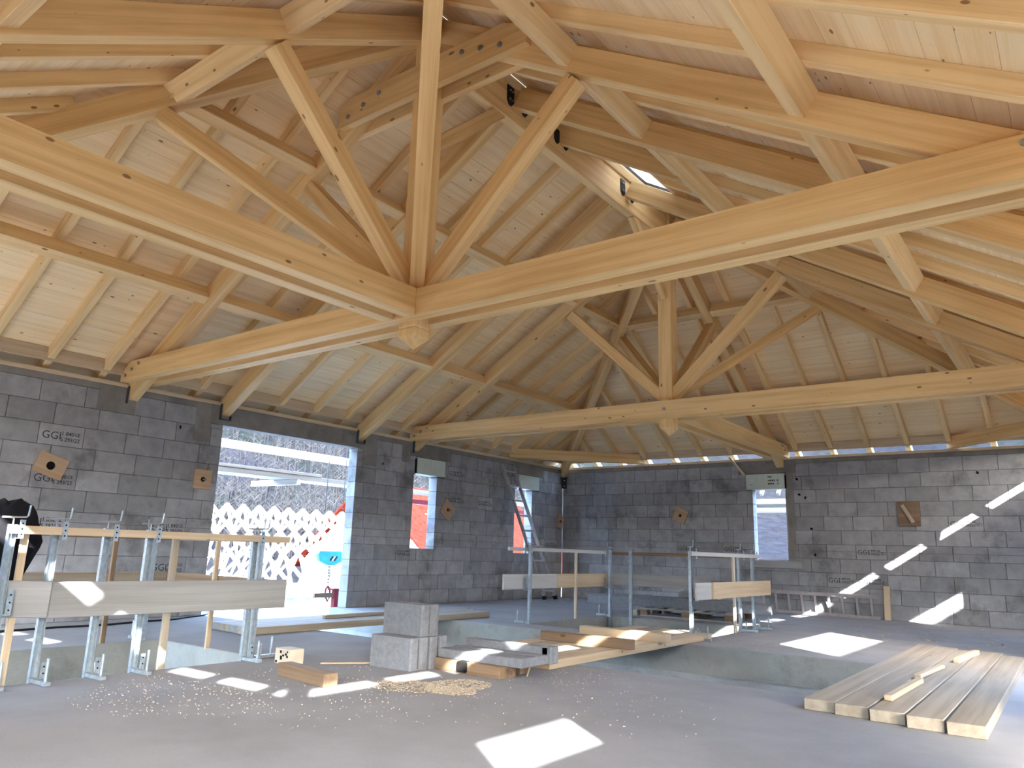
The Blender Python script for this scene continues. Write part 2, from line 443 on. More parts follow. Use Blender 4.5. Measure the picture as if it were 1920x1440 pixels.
def build_wall(side, u0, u1, holes, joints, stamps, name):
    TH = 0.2
    core = []
    for a, b, c, d in cells(u0, u1, -1.3 if side == 'A' else 0.0, H-0.0, holes):
        core.append((-TH+0.02, -0.012, a+0.012*(a in [h[1] for h in holes]), b-0.012*(b in [h[0] for h in holes]), c, d) if side == 'A' else (a+0.012*(a in [h[1] for h in holes]), b-0.012*(b in [h[0] for h in holes]), 0.012, TH-0.02, c, d))
    wall = link(name, boxes_mesh(name, core), 'mortar'); tag(wall, kind='structure')
    rows = range(-4 if side == 'A' else 0, 11)
    rnd = random.Random(11 if side == 'A' else 23)
    for k in rows:
        z0, z1 = k*0.25, k*0.25+0.25
        j = joints.get(k, None)
        cuts = set()
        if j is None: j = [u0 + (0.13 if k % 2 else 0.38) + rnd.uniform(-0.04, 0.04)]
        # joints are given per stretch of wall; the nearest anchor rules
        us = set()
        anchors = sorted(j)
        for ai, an in enumerate(anchors):
            lo = u0 if ai == 0 else (anchors[ai-1]+an)/2
            hi = u1 if ai == len(anchors)-1 else (anchors[ai+1]+an)/2
            n = math.ceil((lo-an)/0.5)
            x = an + n*0.5
            while x < hi - 0.08:
                us.add(round(x, 4)); x += 0.5
        rowholes = [h for h in holes if h[2] < z1-0.02 and h[3] > z0+0.02 and h[0] < u1 and h[1] > u0]
        for h in rowholes: us.add(h[0]); us.add(h[1])
        us.add(u0); us.add(u1)
        us = [u for u in sorted(us) if u0 <= u <= u1]
        # drop joints that leave slivers next to an opening
        keep = [us[0]]
        fixed = {u0, u1} | {h[i] for h in rowholes for i in (0, 1)}
        for u in us[1:]:
            if u - keep[-1] < 0.1:
                if u in fixed and keep[-1] not in fixed: keep[-1] = u
                elif u in fixed: keep.append(u)
                continue
            keep.append(u)
        for a, b in zip(keep, keep[1:]):
            if b - a < 0.03: continue
            c, d = z0, z1; skip = False
            for h in rowholes:
                if h[0]-1e-4 <= a and b <= h[1]+1e-4:
                    if h[2] <= c and h[3] >= d: skip = True
                    elif h[2] <= c: c = h[3]
                    else: d = h[2]
            if skip or d-c < 0.03: continue
            lw, hh = b-a-GAPV, d-c-GAPH
            if abs(lw - (0.5-GAPV)) < 0.012: lw = 0.5-GAPV
            out = rnd.uniform(-0.0025, 0.0025)
            mw = face_matrix(side, (a+b)/2, (c+d)/2, -0.1+out)
            bl = link('block', mat_box('block', round(lw, 3), 0.2, round(hh, 3), 0.004), None, wall, mw)
            for (sk, su, sm) in stamps:
                if sk == k and abs(su - a) < 0.06:
                    link('stamp', sm, None, bl, face_matrix(side, a, c, out+0.0012))
    return wall
lintA = (DOOR[0]-0.2, DOOR[1]+0.12, 2.56, H)
cofA1 = (-4.84, -4.07, 2.27, 2.58); cofA2 = (-1.76, -0.98, 2.27, 2.58); cofB = (4.30, 5.07, 2.27, 2.58)
linA1 = (-5.0, -3.9, 2.58, H); linA2 = (-1.95, -0.8, 2.58, H); linB = (4.15, 5.25, 2.58, H)
jA = {10: [-11.09, -5.95, -3.6], 9: [-10.40, -5.6, -3.97], 8: [-11.04, -5.8, -3.2], 7: [-10.38, -5.55, -3.93, -3.07], 6: [-11.05, -5.7, -3.3], 5: [-10.41, -5.5, -3.75],
      4: [-9.6, -5.95, -3.55, -0.2], 3: [-9.95, -5.21], 2: [-9.54, -5.4], 1: [-9.8, -5.6], 0: [-9.55, -5.3]}
sA = [(8, -11.04, ST_A), (6, -11.05, ST_A), (4, -11.1, ST_A), (4, -9.6, ST_A), (2, -9.54, ST_A), (3, -5.21, ST_B), (9, -3.97, ST_B), (7, -3.93, ST_B), (7, -3.07, ST_B), (4, -0.7, ST_B)]
wall_left = build_wall('A', -L, 0.0, [DOOR, WA1, WA2, lintA, cofA1, cofA2, linA1, linA2], jA, sA, 'wall_left')
jB = {10: [0.35, 7.0], 9: [0.6, 7.35], 8: [0.3, 7.1], 7: [0.65, 7.3], 6: [0.4, 7.71], 5: [0.2, 7.5], 4: [2.81, 3.78, 6.23], 3: [0.55, 6.45], 2: [0.71, 5.71], 1: [0.45, 6.4], 0: [1.83, 6.65]}
sB = [(4, 2.81, ST_B), (4, 3.78, ST_B), (6, 7.71, ST_B), (4, 6.23, ST_B), (2, 5.71, ST_B), (2, 6.21, ST_B), (0, 1.83, ST_B)]
wall_back = build_wall('B', 0.0, W, [WB, cofB, linB], jB, sB, 'wall_back')
# lintels, levelling course, chalk lines, mortar pads
def wpart(side, name, u0, u1, z0, z1, th, mat, out=0.0, depth=0.2):
    p = wall_left if side == 'A' else wall_back
    if side == 'A': return aabox(name, -depth, out, u0, u1, z0, z1, mat, p, bev=0.003)
    return aabox(name, u0, u1, -out, depth, z0, z1, mat, p, bev=0.003)
wpart('A', 'lintel', *lintA[:2], lintA[2], H-0.002, 0.2, 'concrete', 0.003)
wpart('A', 'lintel', *linA1[:2], linA1[2], H-0.002, 0.2, 'concrete', 0.002)
wpart('A', 'lintel', *linA2[:2], linA2[2], H-0.002, 0.2, 'concrete', 0.002)
wpart('B', 'lintel', *linB[:2], linB[2], H-0.002, 0.2, 'concrete', 0.002)
for a, b in ((-L, lintA[0]), (lintA[1], linA1[0]), (linA1[1], linA2[0]), (linA2[1], 0)):
    wpart('A', 'levelling_course', a, b, 2.752, H-0.001, 0.2, 'concrete', 0.001)
for a, b in ((0, linB[0]), (linB[1], W)):
    wpart('B', 'levelling_course', a, b, 2.752, H-0.001, 0.2, 'concrete', 0.001)
for a, b, z in ((-10.45, -9.98, 2.5), (-9.15, -8.92, 2.3), (-6.11, -5.8, 2.3), (-5.2, -5.02, 2.45)):
    wpart('A', 'mortar_patch', a, b, z, H-0.003, 0.2, 'concrete', 0.0045)
wpart('B', 'mortar_patch', 5.07, 5.2, 0.97, 2.58, 0.2, 'concrete', 0.004)
for a, b in ((-L, DOOR[0]), (DOOR[1], WA1[0]), (WA1[1], WA2[0]), (WA2[1], 0)):
    wpart('A', 'chalk_line', a+0.01, b-0.01, 1.124, 1.129, 0, 'chalk', 0.0042, depth=0.0)
for a, b in ((0.02, WB[0]), (WB[1], W)):
    wpart('B', 'chalk_line', a, b, 1.124, 1.129, 0, 'chalk', 0.0042, depth=0.0)
# dark form-tie holes in the right wall
for u, z in ((5.27, 2.45), (5.3, 2.16), (5.41, 2.1), (5.49, 1.53), (5.53, 1.06), (8.2, 2.46)):
    m = face_matrix('B', u, z, 0.0045) @ Matrix.Rotation(random.uniform(0, 3), 4, 'Y')
    hm = cyl_mesh(0.028, 0.004, 9); hm.transform(Matrix.Rotation(math.pi/2, 4, 'X')); hm.transform(Matrix.Diagonal((1, 1, 0.75, 1)))
    link('tie_hole', hm, 'hole', wall_back, m)
for u, z in ((-9.35, 2.44), (-5.65, 2.36)):
    m = face_matrix('A', u, z, 0.0045)
    hm = cyl_mesh(0.022, 0.004, 9); hm.transform(Matrix.Rotation(math.pi/2, 4, 'X')); hm.transform(Matrix.Diagonal((0.6, 1, 1.2, 1)))
    link('tie_hole', hm, 'hole', wall_left, m)
# unseen walls behind the viewer, openings placed to bring in sun and sky
holesC = [(-L, -12.2, 0.0, 2.55), (-8.36, -6.07, 0.0, 2.29), (-2.55, -1.73, 0.5, 2.03), (-10.9, -9.2, 0.0, 0.62)]
c = cells(-L, 0, 0, H, holesC)
tag(link('wall_right', boxes_mesh('wall_right', [(W, W+0.2, a, b, z0, z1) for a, b, z0, z1 in c]), 'block'), kind='structure')
holesD = [(0.4, 3.4, 0.0, 2.1), (6.9, W, 0.0, 2.55)]
c = cells(0, W, 0, H, holesD)
tag(link('wall_front', boxes_mesh('wall_front', [(a, b, -L-0.2, -L, z0, z1) for a, b, z0, z1 in c]), 'block'), kind='structure')

# added porch out of view beside the viewpoint; openings aimed to pass sun
PX, PY = 11.2, -16.2
pb = [(PX, PX+0.15, a, b, z0, z1) for a, b, z0, z1 in cells(PY-0.15, -12.2, 0, H, [(-14.95, -14.02, 2.43, 2.81), (-15.6, -13.6, 0.8, 1.7)])]
pb += [(a, b, PY-0.15, PY, z0, z1) for a, b, z0, z1 in cells(6.75, PX, 0, H, [(8.7, 10.5, 0.3, 2.0)])]
pb += [(W, PX, -12.2, -12.05, 0, H), (6.75, 6.9, PY, -L, 0, H)]
tag(link('wall_porch', boxes_mesh('wall_porch', pb), 'block'), kind='structure')
tag(link('floor_porch', boxes_mesh('floor_porch', [(6.75, PX+0.15, PY-0.15, -L-0.2, -0.28, 0), (W+0.2, PX+0.15, -L-0.2, -12.0, -0.28, 0)]), 'slab'), kind='structure')
tag(link('ceiling_porch', boxes_mesh('ceiling_porch', [(6.75, PX+0.15, PY-0.15, -L-0.12, H-0.03, H+0.03), (W+0.12, PX+0.15, -L-0.12, -12.05, H-0.03, H+0.03)]), 'concrete'), kind='structure')
tag(link('wall_sun_blocker', boxes_mesh('wall_sun_blocker', [(W+2.5, W+2.7, -10.9, 5.0, -4.4, 3.28)]), 'render'), kind='structure')  # added wall out of view, blocks low sun at the right openings

# ------------------------------------------------------------------ roof skin
SL_ANG = math.atan(S)
def sp(s, d, u, z):
    return {'A': (d, u, z), 'C': (W-d, u, z), 'B': (u, -d, z), 'D': (u, -L+d, z)}[s]
def urange(s, d): return (-L+d, -d) if s in 'AC' else (d, W-d)
UP = {'A': Vector((-S, 0, 1)), 'C': Vector((S, 0, 1)), 'B': Vector((0, S, 1)), 'D': Vector((0, -S, 1))}
SKY = (4.18, 4.89, -6.75, -5.72)     # d0,d1,y0,y1 on slope C
BW = 0.163
edges = [0.0]
while edges[-1] < XC-0.06: edges.append(edges[-1]+BW)
edges[-1] = XC
# let the opening fall on board edges
def near(v): return min(edges, key=lambda q: abs(q-v))
SKY = (near(SKY[0]), near(SKY[1]), SKY[2], SKY[3])
SLIT = (near(3.37), near(3.66), -7.66, -7.55)
BT = 0.02
def slab_poly(s, d0, d1, off, t, ur0=None, ur1=None, u0=None, u1=None):
    a0, a1 = urange(s, d0); b0, b1 = urange(s, d1)
    if u0 is not None: a0 = max(a0, u0); b0 = max(b0, u0)
    if u1 is not None: a1 = min(a1, u1); b1 = min(b1, u1)
    n = UP[s].normalized()
    P = [Vector(sp(s, d0, a0, zp(d0))), Vector(sp(s, d0, a1, zp(d0))), Vector(sp(s, d1, b1, zp(d1))), Vector(sp(s, d1, b0, zp(d1)))]
    return [p + n*off for p in P], [p + n*(off+t) for p in P]
QF = [(0, 1, 2, 3), (7, 6, 5, 4), (0, 4, 5, 1), (1, 5, 6, 2), (2, 6, 7, 3), (3, 7, 4, 0)]
NAMES = {'A': 'left wall', 'B': 'far wall', 'C': 'right wall', 'D': 'near end wall'}
ceil = {}
for s in 'ABCD':
    V = []; F = []
    pcs = [(0.0, XC, None, None)] if s != 'C' else [(0.0, SLIT[0], None, None), (SLIT[0], SLIT[1], None, SLIT[2]), (SLIT[0], SLIT[1], SLIT[3], None), (SLIT[1], SKY[0], None, None), (SKY[0], SKY[1], None, SKY[2]), (SKY[0], SKY[1], SKY[3], None), (SKY[1], XC, None, None)]
    for d0, d1, ua, ub in pcs:
        lo, hi = slab_poly(s, d0, d1, BT+0.004, 0.03, u0=ua, u1=ub)
        o = len(V); V += lo + hi; F += [tuple(i+o for i in q) for q in QF]
    ceil[s] = tag(link('ceiling', mesh_from('ceiling', V, F), 'underlay'), kind='structure')
    for d0, d1 in zip(edges, edges[1:]):
        spans = [(None, None)]
        if s == 'C' and d0 >= SKY[0]-1e-6 and d1 <= SKY[1]+1e-6: spans = [(None, SKY[2]), (SKY[3], None)]
        if s == 'C' and d0 >= SLIT[0]-1e-6 and d1 <= SLIT[1]+1e-6: spans = [(None, SLIT[2]), (SLIT[3], None)]
        for ua, ub in spans:
            g = 0.0010
            lo, hi = slab_poly(s, d0+g, d1-g, 0.0, BT, u0=ua, u1=ub)
            P = lo + hi
            c = sum(P, Vector())/8
            x = (lo[1]-lo[0]).normalized(); z = UP[s].normalized(); y = z.cross(x)
            m = Matrix((x, y, z)).transposed().to_4x4(); m.translation = c
            mi = m.inverted()
            link('roof_board', mesh_from('roof_board', [mi @ p for p in P], QF), 'deck', ceil[s], m)

# ------------------------------------------------------------------ common rafters
def common(s, u, d1, d0=-0.24, parent=None):
    off = CH/2/CS
    p0 = sp(s, d0, u, zt(d0)+off); p1 = sp(s, d1, u, zt(d1)+off)
    return timber('common_rafter', p0, p1, 0.082, CH, 'pale', UP[s], parent, bev=0.003)
def dmax(s, u): return min(XC-0.03, -u, u+L) if s in 'AC' else min(XC-0.03, u, W-u)
ya = [-4.01 + 0.642*k for k in range(6)] + [-4.01 - 0.642*k for k in range(1, 17)]
ya = sorted([y for y in ya if -14.8 < y < -0.2])
xa = sorted([2.13 + 0.634*k for k in range(-3, 13) if 0.15 < 2.13+0.634*k < W-0.15])
mains = [YN, -8.72, -6.2, YF]
def visible_list(s):
    if s == 'A': return [y for y in ya if y > -13.6]
    if s == 'B': return xa
    if s == 'C': return [y for y in ya if y > -11.9]
    return [x for x in xa if x < 5.6]
for s in 'ABCD':
    us = ya if s in 'AC' else xa
    vis = visible_list(s)
    for u in us:
        if any(abs(u-m_) < 0.10 for m_ in (mains if s in 'AC' else [XC])):
            u += 0.14 if u > -8 or s in 'BD' else -0.14
        d1 = dmax(s, u)
        spans = [(-0.24, d1)]
        if s == 'C' and SKY[2] < u < SKY[3]: spans = [(-0.24, SKY[0]-0.06), (SKY[1]+0.06, d1)]
        root = None
        for d0, d1 in spans:
            seen = any(abs(u-v) < 0.2 for v in vis)
            if not seen:
                common(s, u, d1, d0, ceil[s]); continue
            o = common(s, u, d1, d0)
            i = min(range(len(vis)), key=lambda q: abs(vis[q]-u))
            if s == 'A': lab = 'slim spruce common rafter over left wall, %s counted from far corner' % ORD[len(vis)-1-i]
            elif s == 'B': lab = 'slim spruce common rafter over far wall, %s from its left corner' % ORD[i]
            elif s == 'C': lab = 'slim spruce common rafter on right roof slope, %s counted from far corner' % ORD[len(vis)-1-i]
            else: lab = 'slim spruce common rafter above the upper left hip, %s from the left' % ORD[i]
            if len(spans) == 2: lab = lab.replace('slim spruce ', '').replace(' counted', '');  lab += (', piece below roof opening' if d0 < 0 else ', short piece above roof opening')
            tag(o, lab, 'rafter', 'common rafters under the roof boards')

# ------------------------------------------------------------------ purlins, ridge, hips, main rafters
PW, PD = 0.12, 0.185
def purlin(s, d, u0, u1, label):
    n = UP[s].normalized()
    off = -PD/2
    p0 = Vector(sp(s, d, u0, zt(d))) + n*off; p1 = Vector(sp(s, d, u1, zt(d))) + n*off
    o = timber('purlin', p0, p1, PW, PD, 'pale', n)
    tag(o, label, 'purlin', 'purlins between the main rafters')
marks = [-L, YN, -8.72, -6.2, YF, 0]
nmA = {-15.0: 'left of near truss', YN: 'right of near truss', -8.72: 'over the big wall opening', -6.2: 'just left of far truss', YF: 'between far truss and far corner'}
for d, lvl in ((1.5, 'lower'), (3.3, 'upper')):
    for a, b in zip(marks, marks[1:]):
        lo = a if a > -L else -L+d; hi = b if b < 0 else -d
        if a == -L and lo > -10.3: continue
        purlin('A', d, lo, hi, '%s purlin length on left slope, %s' % (lvl, nmA[a]))
        purlin('C', d, lo, hi, '%s purlin length on right slope, %s' % (lvl, nmA[a].replace('the big wall opening', 'the near roof valley').replace('left of near truss', 'nearest the viewer').replace('right of near truss', 'just beyond near truss').replace('over the near roof valley', 'beside the bright roof opening').replace('just left of far truss', 'just before far truss').replace('far corner', 'far right hip')))
    purlin('B', d, d, XC, '%s purlin length on far slope, left of far king post' % lvl)
    purlin('B', d, XC, W-d, '%s purlin length on far slope, right of far king post' % lvl)
    purlin('D', d, d, XC, '%s purlin length at upper left, between hip and centre rafter' % lvl)
    purlin('D', d, XC, W-d, '%s purlin length cut by top edge, right of near centre rafter' % lvl)
RW = 0.14
def rafter_pts(s, u, d0, d1, depth=RD):
    n = UP[s].normalized()
    return Vector(sp(s, d0, u, zu(d0))) + n*depth/2, Vector(sp(s, d1, u, zu(d1))) + n*depth/2
def hanger(p, axis, parent, mat='dark_steel', h=0.2, w=0.09):
    """joist hanger: back plate with four bolts; axis = outward normal of the plate"""
    ax = Vector(axis).normalized(); m, _ = frame(Vector(p)-ax*0.01, Vector(p)+ax*0.01, (0, 0, 1))
    poly = [(-w, h/2), (w, h/2), (w, -h/2+0.05), (w*0.35, -h/2), (-w*0.35, -h/2), (-w, -h/2+0.05)]
    mm = m @ Matrix.Rotation(math.pi/2, 4, 'Z')
    o = prism('hanger_plate', poly, 0.012, mm, mat, parent)
    return o
# ridge
ridge = tag(timber('ridge_beam', (XC, YN, 5.735), (XC, YF, 5.735), 0.12, 0.42, 'timber'), 'spruce ridge beam running between the tops of both king posts', 'ridge beam')
def mainraf(s, y, label):
    e = empty('main_rafter', sp(s, 0, y, zu(0)))
    p0, p1 = rafter_pts(s, y, -0.12, XC-0.06)
    timber('rafter_beam', p0, p1, RW, RD, 'timber', UP[s], e)
    if s == 'C':
        for sg in (-1, 1):
            yc = y + sg*(RW/2+0.060)
            hanger((XC+0.068, yc, 5.79), (1, 0, 0), e, h=0.23, w=0.058)
            for dy in (-0.021, 0.021):
                for dz in (-0.05, 0.055):
                    rod('bolt', (XC+0.074, yc+dy, 5.79+dz), (XC+0.092, yc+dy, 5.79+dz), 0.012, 'bolt', e)
    if s == 'A':
        for dy in (-RW/2-0.008, RW/2+0.008):
            aabox('shoe_plate', 0.0, 0.05, y+dy-0.006, y+dy+0.006, zu(0)-0.05, zu(0)+0.17, 'grey_steel', e, 0.001, 'z')
        aabox('shoe_seat', 0.0, 0.06, y-RW/2, y+RW/2, zu(0)-0.05, zu(0)-0.035, 'grey_steel', e, 0.001, 'y')
    tag(e, label, 'rafter', 'main rafters between the trusses')
mainraf('A', -8.72, 'thick spruce main rafter landing at left edge of big wall opening')
mainraf('A', -6.2, 'thick spruce main rafter landing at right edge of big wall opening')
mainraf('C', -8.72, 'thick spruce main rafter on right slope beside near truss')
mainraf('C', -6.2, 'thick spruce main rafter on right slope beside far truss')
# trimmer and headers of the roof opening
n = UP['C'].normalized()
def slopeC(d, y, dn): return Vector(sp('C', d, y, zt(d))) + n*dn
t = tag(timber('trimmer_rafter', slopeC(XC-0.06, -7.84, -0.11), slopeC(3.3, -7.84, -0.11), 0.10, 0.22, 'timber', n), 'short trimmer rafter with black hangers bordering the bright roof opening', 'rafter')
for dy in (-0.095, 0.095):
    hanger((XC+0.068, -7.84+dy, 5.76), (1, 0, 0), t, h=0.18, w=0.055)
tag(timber('header_beam', slopeC(SKY[1]+0.01, -6.9, 0.05), slopeC(SKY[1]+0.01, -5.6, 0.05), 0.05, 0.09, 'pale', n), 'upper header along the bright roof opening', 'header beam', 'headers framing the roof opening')
tag(timber('header_beam', slopeC(SKY[0]-0.04, -6.9, 0.05), slopeC(SKY[0]-0.04, -5.6, 0.05), 0.07, 0.09, 'pale', n), 'lower header along the bright roof opening', 'header beam', 'headers framing the roof opening')

# braces from king post foot to a point under rafter/hip at plan distance d
BRZ = 3.17
def brace_to(yk, dirx, diry, d_from_wall, w, h, parent, zfoot=BRZ):
    ln = math.hypot(dirx, diry); ux, uy = dirx/ln, diry/ln
    r = (XC - d_from_wall)*ln            # plan distance
    top = Vector((XC+ux*r, yk+uy*r, zu(d_from_wall)-0.03))
    foot = Vector((XC+ux*0.07, yk+uy*0.07, zfoot))
    v = (top-foot).normalized(); side = Vector((-uy, ux, 0)); up = side.cross(v)
    return timber('brace', foot, top, w, h, 'timber', up, parent)
def hip(sx, yk, sy, label, with_brace=True, shoe=False):
    cx = 0 if sx < 0 else W; cy = 0 if sy > 0 else -L
    hd = 0.24
    e = empty('hip_rafter', (cx, cy, zu(0)))
    up = Vector((0, 0, 1))
    v = Vector((-sx, -sy, S)).normalized(); side = Vector((sx, -sy, 0)).normalized(); n = side.cross(v)
    if n.z < 0: n = -n
    p0 = Vector((cx, cy, zu(0))) - v*0.1 + n*hd/2
    dd = XC-0.07
    p1 = Vector((cx-sx*dd, cy-sy*dd, zu(dd))) + n*hd/2
    timber('hip_beam', p0, p1, RW, hd, 'timber', n, e)
    if with_brace: brace_to(yk, sx, sy, 3.3, 0.13, 0.15, e)
    if shoe:
        a = Vector((cx-sx*0.05, cy-sy*0.05, 0)); side = Vector((sx, -sy, 0)).normalized()
        m, _ = frame(Vector((cx-sx*0.09, cy-sy*0.09, 2.52))-side*0.06, Vector((cx-sx*0.09, cy-sy*0.09, 2.52))+side*0.06, (0, 0, 1))
        link('shoe_plate', mat_box('dark_steel', 0.12, 0.012, 0.24, 0.002), None, e, m)
        for dz in (-0.07, 0.06):
            c = Vector((cx-sx*0.105, cy-sy*0.105, 2.52+dz)); rod('bolt', c, c+Vector((-sx, -sy, 0))*0.012, 0.012, 'white_plastic', e)
        m2, _ = frame(Vector((cx-sx*0.02, cy-sy*0.02, 2.64)), Vector((cx-sx*0.16, cy-sy*0.16, 2.64)), (0, 0, 1))
        link('shoe_seat', mat_box('dark_steel', 0.2, 0.15, 0.012, 0.002), None, e, m2)
    tag(e, label, 'rafter', 'hip rafters at the roof corners')
hip(-1, YF, 1, 'far left hip rafter rising from black steel shoe in the corner', shoe=True)
hip(1, YF, 1, 'long far right hip rafter descending to the right picture edge')
hip(-1, YN, -1, 'near hip rafter sloping down to the left picture edge')
hip(1, YN, -1, 'near right hip whose brace stands before the near king post')

# king posts and trusses
def king_mesh(zb, ztop, hw=0.1):
    z1, z2, z3 = zb+0.0, zb+0.10, zb+0.13
    prof = [(ztop, hw), (zb+0.20, hw), (zb+0.185, hw*0.92), (zb+0.17, hw), (zb+0.11, hw)]
    V = []; F = []
    for z, r in prof: V += [(-r, -r, z), (r, -r, z), (r, r, z), (-r, r, z)]
    V.append((0, 0, zb)); tip = len(V)-1
    F.append((0, 1, 2, 3))
    for i in range(len(prof)-1):
        for k in range(4): F.append((i*4+k, i*4+(k+1) % 4, i*4+4+(k+1) % 4, i*4+4+k))
    b = (len(prof)-1)*4
    for k in range(4): F.append((b+k, b+(k+1) % 4, tip))
    rot = Matrix.Rotation(math.pi/2, 4, 'Y')        # grain (local X) along the post
    me = mesh_from('king_post', V, F); me.transform(rot); return me
def truss(yk, zb, label):
    e = empty('roof_truss', (XC, yk, zb))
    m = Matrix.Translation((XC, yk, 0)) @ Matrix.Rotation(-math.pi/2, 4, 'Y')
    link('king_post', king_mesh(zb-0.235, 5.95), 'timber', e, m)
    h = 0.24
    # double tie beam clasping the post, upper corners cut to the roof
    x0 = 0.02; zc = zb+h
    dcut = (zc+0.02 - (zp(0)-0.03))/S
    poly = [(x0, zb), (x0, zb+0.10), (dcut+0.06, zc), (W-dcut-0.06, zc), (W-x0, zb+0.10), (W-x0, zb)]
    for sgn in (-1, 1):
        mm = Matrix.Translation((0, yk+sgn*0.13, 0))
        tb = prism('tie_beam', poly, 0.13, mm, 'timber', e)
        yy = yk + sgn*0.195
        for (bx, bz) in ((0.14, zb+0.07), (0.29, zb+0.13), (0.44, zb+0.19), (W-0.14, zb+0.07), (W-0.29, zb+0.13), (W-0.44, zb+0.19)):
            rod('bolt', (bx, yy, bz), (bx, yy+sgn*0.014, bz), 0.02, 'bolt', tb, 10)
        if yk == YF: rod('bolt', (XC+0.02, yy, zb+0.12), (XC+0.02, yy+sgn*0.014, zb+0.12), 0.022, 'bolt', tb, 10)
        # collar
        cb = prism('collar_beam', [(3.84, 5.13), (3.84, 5.36), (3.98, 5.43), (5.96, 5.43), (6.10, 5.36), (6.22, 5.22), (6.22, 5.13)], 0.07, Matrix.Translation((0, yk+sgn*0.105, 0)), 'timber', e)
        for bx, bz in ((3.98, 5.22), (4.2, 5.28), (4.42, 5.33), (5.5, 5.33), (5.72, 5.28), (5.94, 5.22)):
            ys = yk + sgn*0.14
            rod('bolt', (bx, ys, bz), (bx, ys+sgn*0.012, bz), 0.026, 'bolt', cb, 12)
    for s in 'AC':
        p0, p1 = rafter_pts(s, yk, -0.1, XC-0.08)
        timber('rafter_beam', p0, p1, RW, RD, 'timber', UP[s], e)
        brace_to(yk, -1 if s == 'A' else 1, 0, 3.3, 0.14, 0.15, e)
    # lengthways brace to the ridge beam
    sy = 1 if yk == YN else -1
    timber('ridge_brace', (XC, yk+sy*0.08, 4.66), (XC, yk+sy*1.08, 5.56), 0.09, 0.14, 'timber', (0, -sy, 1), e)
    aabox('shoe_plate', 0.0, 0.05, yk-RW/2-0.014, yk-RW/2-0.002, zu(0)-0.05, zu(0)+0.17, 'grey_steel', e, 0.001, 'z')
    tag(e, label, 'roof truss', 'spruce roof trusses with king posts')
    return e
ZBN, ZBF = 2.885, 2.845
truss(YN, ZBN, 'near spruce truss with long tie beam crossing the whole picture')
truss(YF, ZBF, 'smaller looking far spruce truss with fan of braces before far wall')
def half_truss(yk, sy, zb, label):
    ye = 0 if sy > 0 else -L; s = 'B' if sy > 0 else 'D'
    e = empty('half_truss', (XC, ye, zb))
    h = 0.24; y0 = yk+sy*0.20; L2 = abs(ye-y0)
    zc = zb+h; dcut = (zc+0.02-(zp(0)-0.03))/S
    poly = [(0, zb), (0, zc), (L2-dcut-0.06, zc), (L2-0.02, zb+0.10), (L2-0.02, zb)]
    for sg in (-1, 1):
        mm = Matrix.Translation((XC+sg*0.13, y0, 0)) @ Matrix.Rotation(sy*math.pi/2, 4, 'Z')
        tb = prism('tie_beam', poly, 0.13, mm, 'timber', e)
        for k in range(3):
            yy = ye - sy*(0.14+0.15*k); zz = zb+0.07+0.06*k
            rod('bolt', (XC+sg*0.195, yy, zz), (XC+sg*0.209, yy, zz), 0.02, 'bolt', tb, 10)
    p0, p1 = rafter_pts(s, XC, -0.1, XC-0.10)
    timber('rafter_beam', p0, p1, RW, RD, 'timber', UP[s], e)
    brace_to(yk, 0, sy, 3.3, 0.14, 0.15, e)
    tag(e, label, 'roof truss')
half_truss(YF, 1, ZBF, 'short half truss running from far king post to far wall')
half_truss(YN, -1, ZBN, 'half truss from near king post to left foreground')

# corner ties, wall plates, eave boards
def corner_tie(p0, p1, label):
    e = timber('corner_tie', (*p0, 2.985), (*p1, 2.985), 0.13, 0.2, 'timber'); tag(e, label, 'tie beam', 'diagonal corner ties'); return e
corner_tie((-0.02, -2.05), (2.05, 0.02), 'diagonal corner tie bridging left and far walls under hip')
corner_tie((7.85, 0.02), (9.98, -2.05), 'diagonal corner tie at the right picture edge')
tag(aabox('packing_strip', 0.62, 1.10, -0.85, -0.78, 3.09, 3.12, 'fresh'), 'thin wood strip lying on the far left corner tie', 'strip')
for nme, q in (('trim_1', (-0.11, 0.012, -L, 0.0)), ('trim_2', (0.0, W, -0.012, 0.11)), ('trim_3', (W-0.012, W+0.11, -L, 0)), ('trim_4', (0, W, -L-0.11, -L+0.012))):
    tag(aabox(nme, *q, H, H+0.05, 'fresh'), kind='structure')
# closing boards between rafters at the foot of the roof boards
for nme, s in (('trim_5', 'A'), ('trim_6', 'B'), ('trim_10', 'C'), ('trim_11', 'D')):
    u0, u1 = urange(s, 0.02); n = UP[s].normalized()
    p0 = Vector(sp(s, 0.075, u0+0.1, zp(0.075)-0.080)); p1 = Vector(sp(s, 0.075, u1-0.1, zp(0.075)-0.080))
    tag(timber(nme, p0, p1, 0.02, 0.16, 'fresh', (0, 0, 1)), kind='structure')
tag(aabox('trim_7', -0.26, -0.235, -L, 0, 2.78, 3.0, 'brown_board'), kind='structure')
m, _ = frame((-0.15, -L, zp(-0.15)+0.012), (-0.15, 0, zp(-0.15)+0.012), UP['A'])
tag(link('trim_9', mat_box('deck', L, 0.38, 0.024, 0.002), None, None, m), kind='structure')
tag(aabox('trim_8', 0, W, 0.20, 0.225, 2.80, 2.885, 'fresh'), kind='structure')

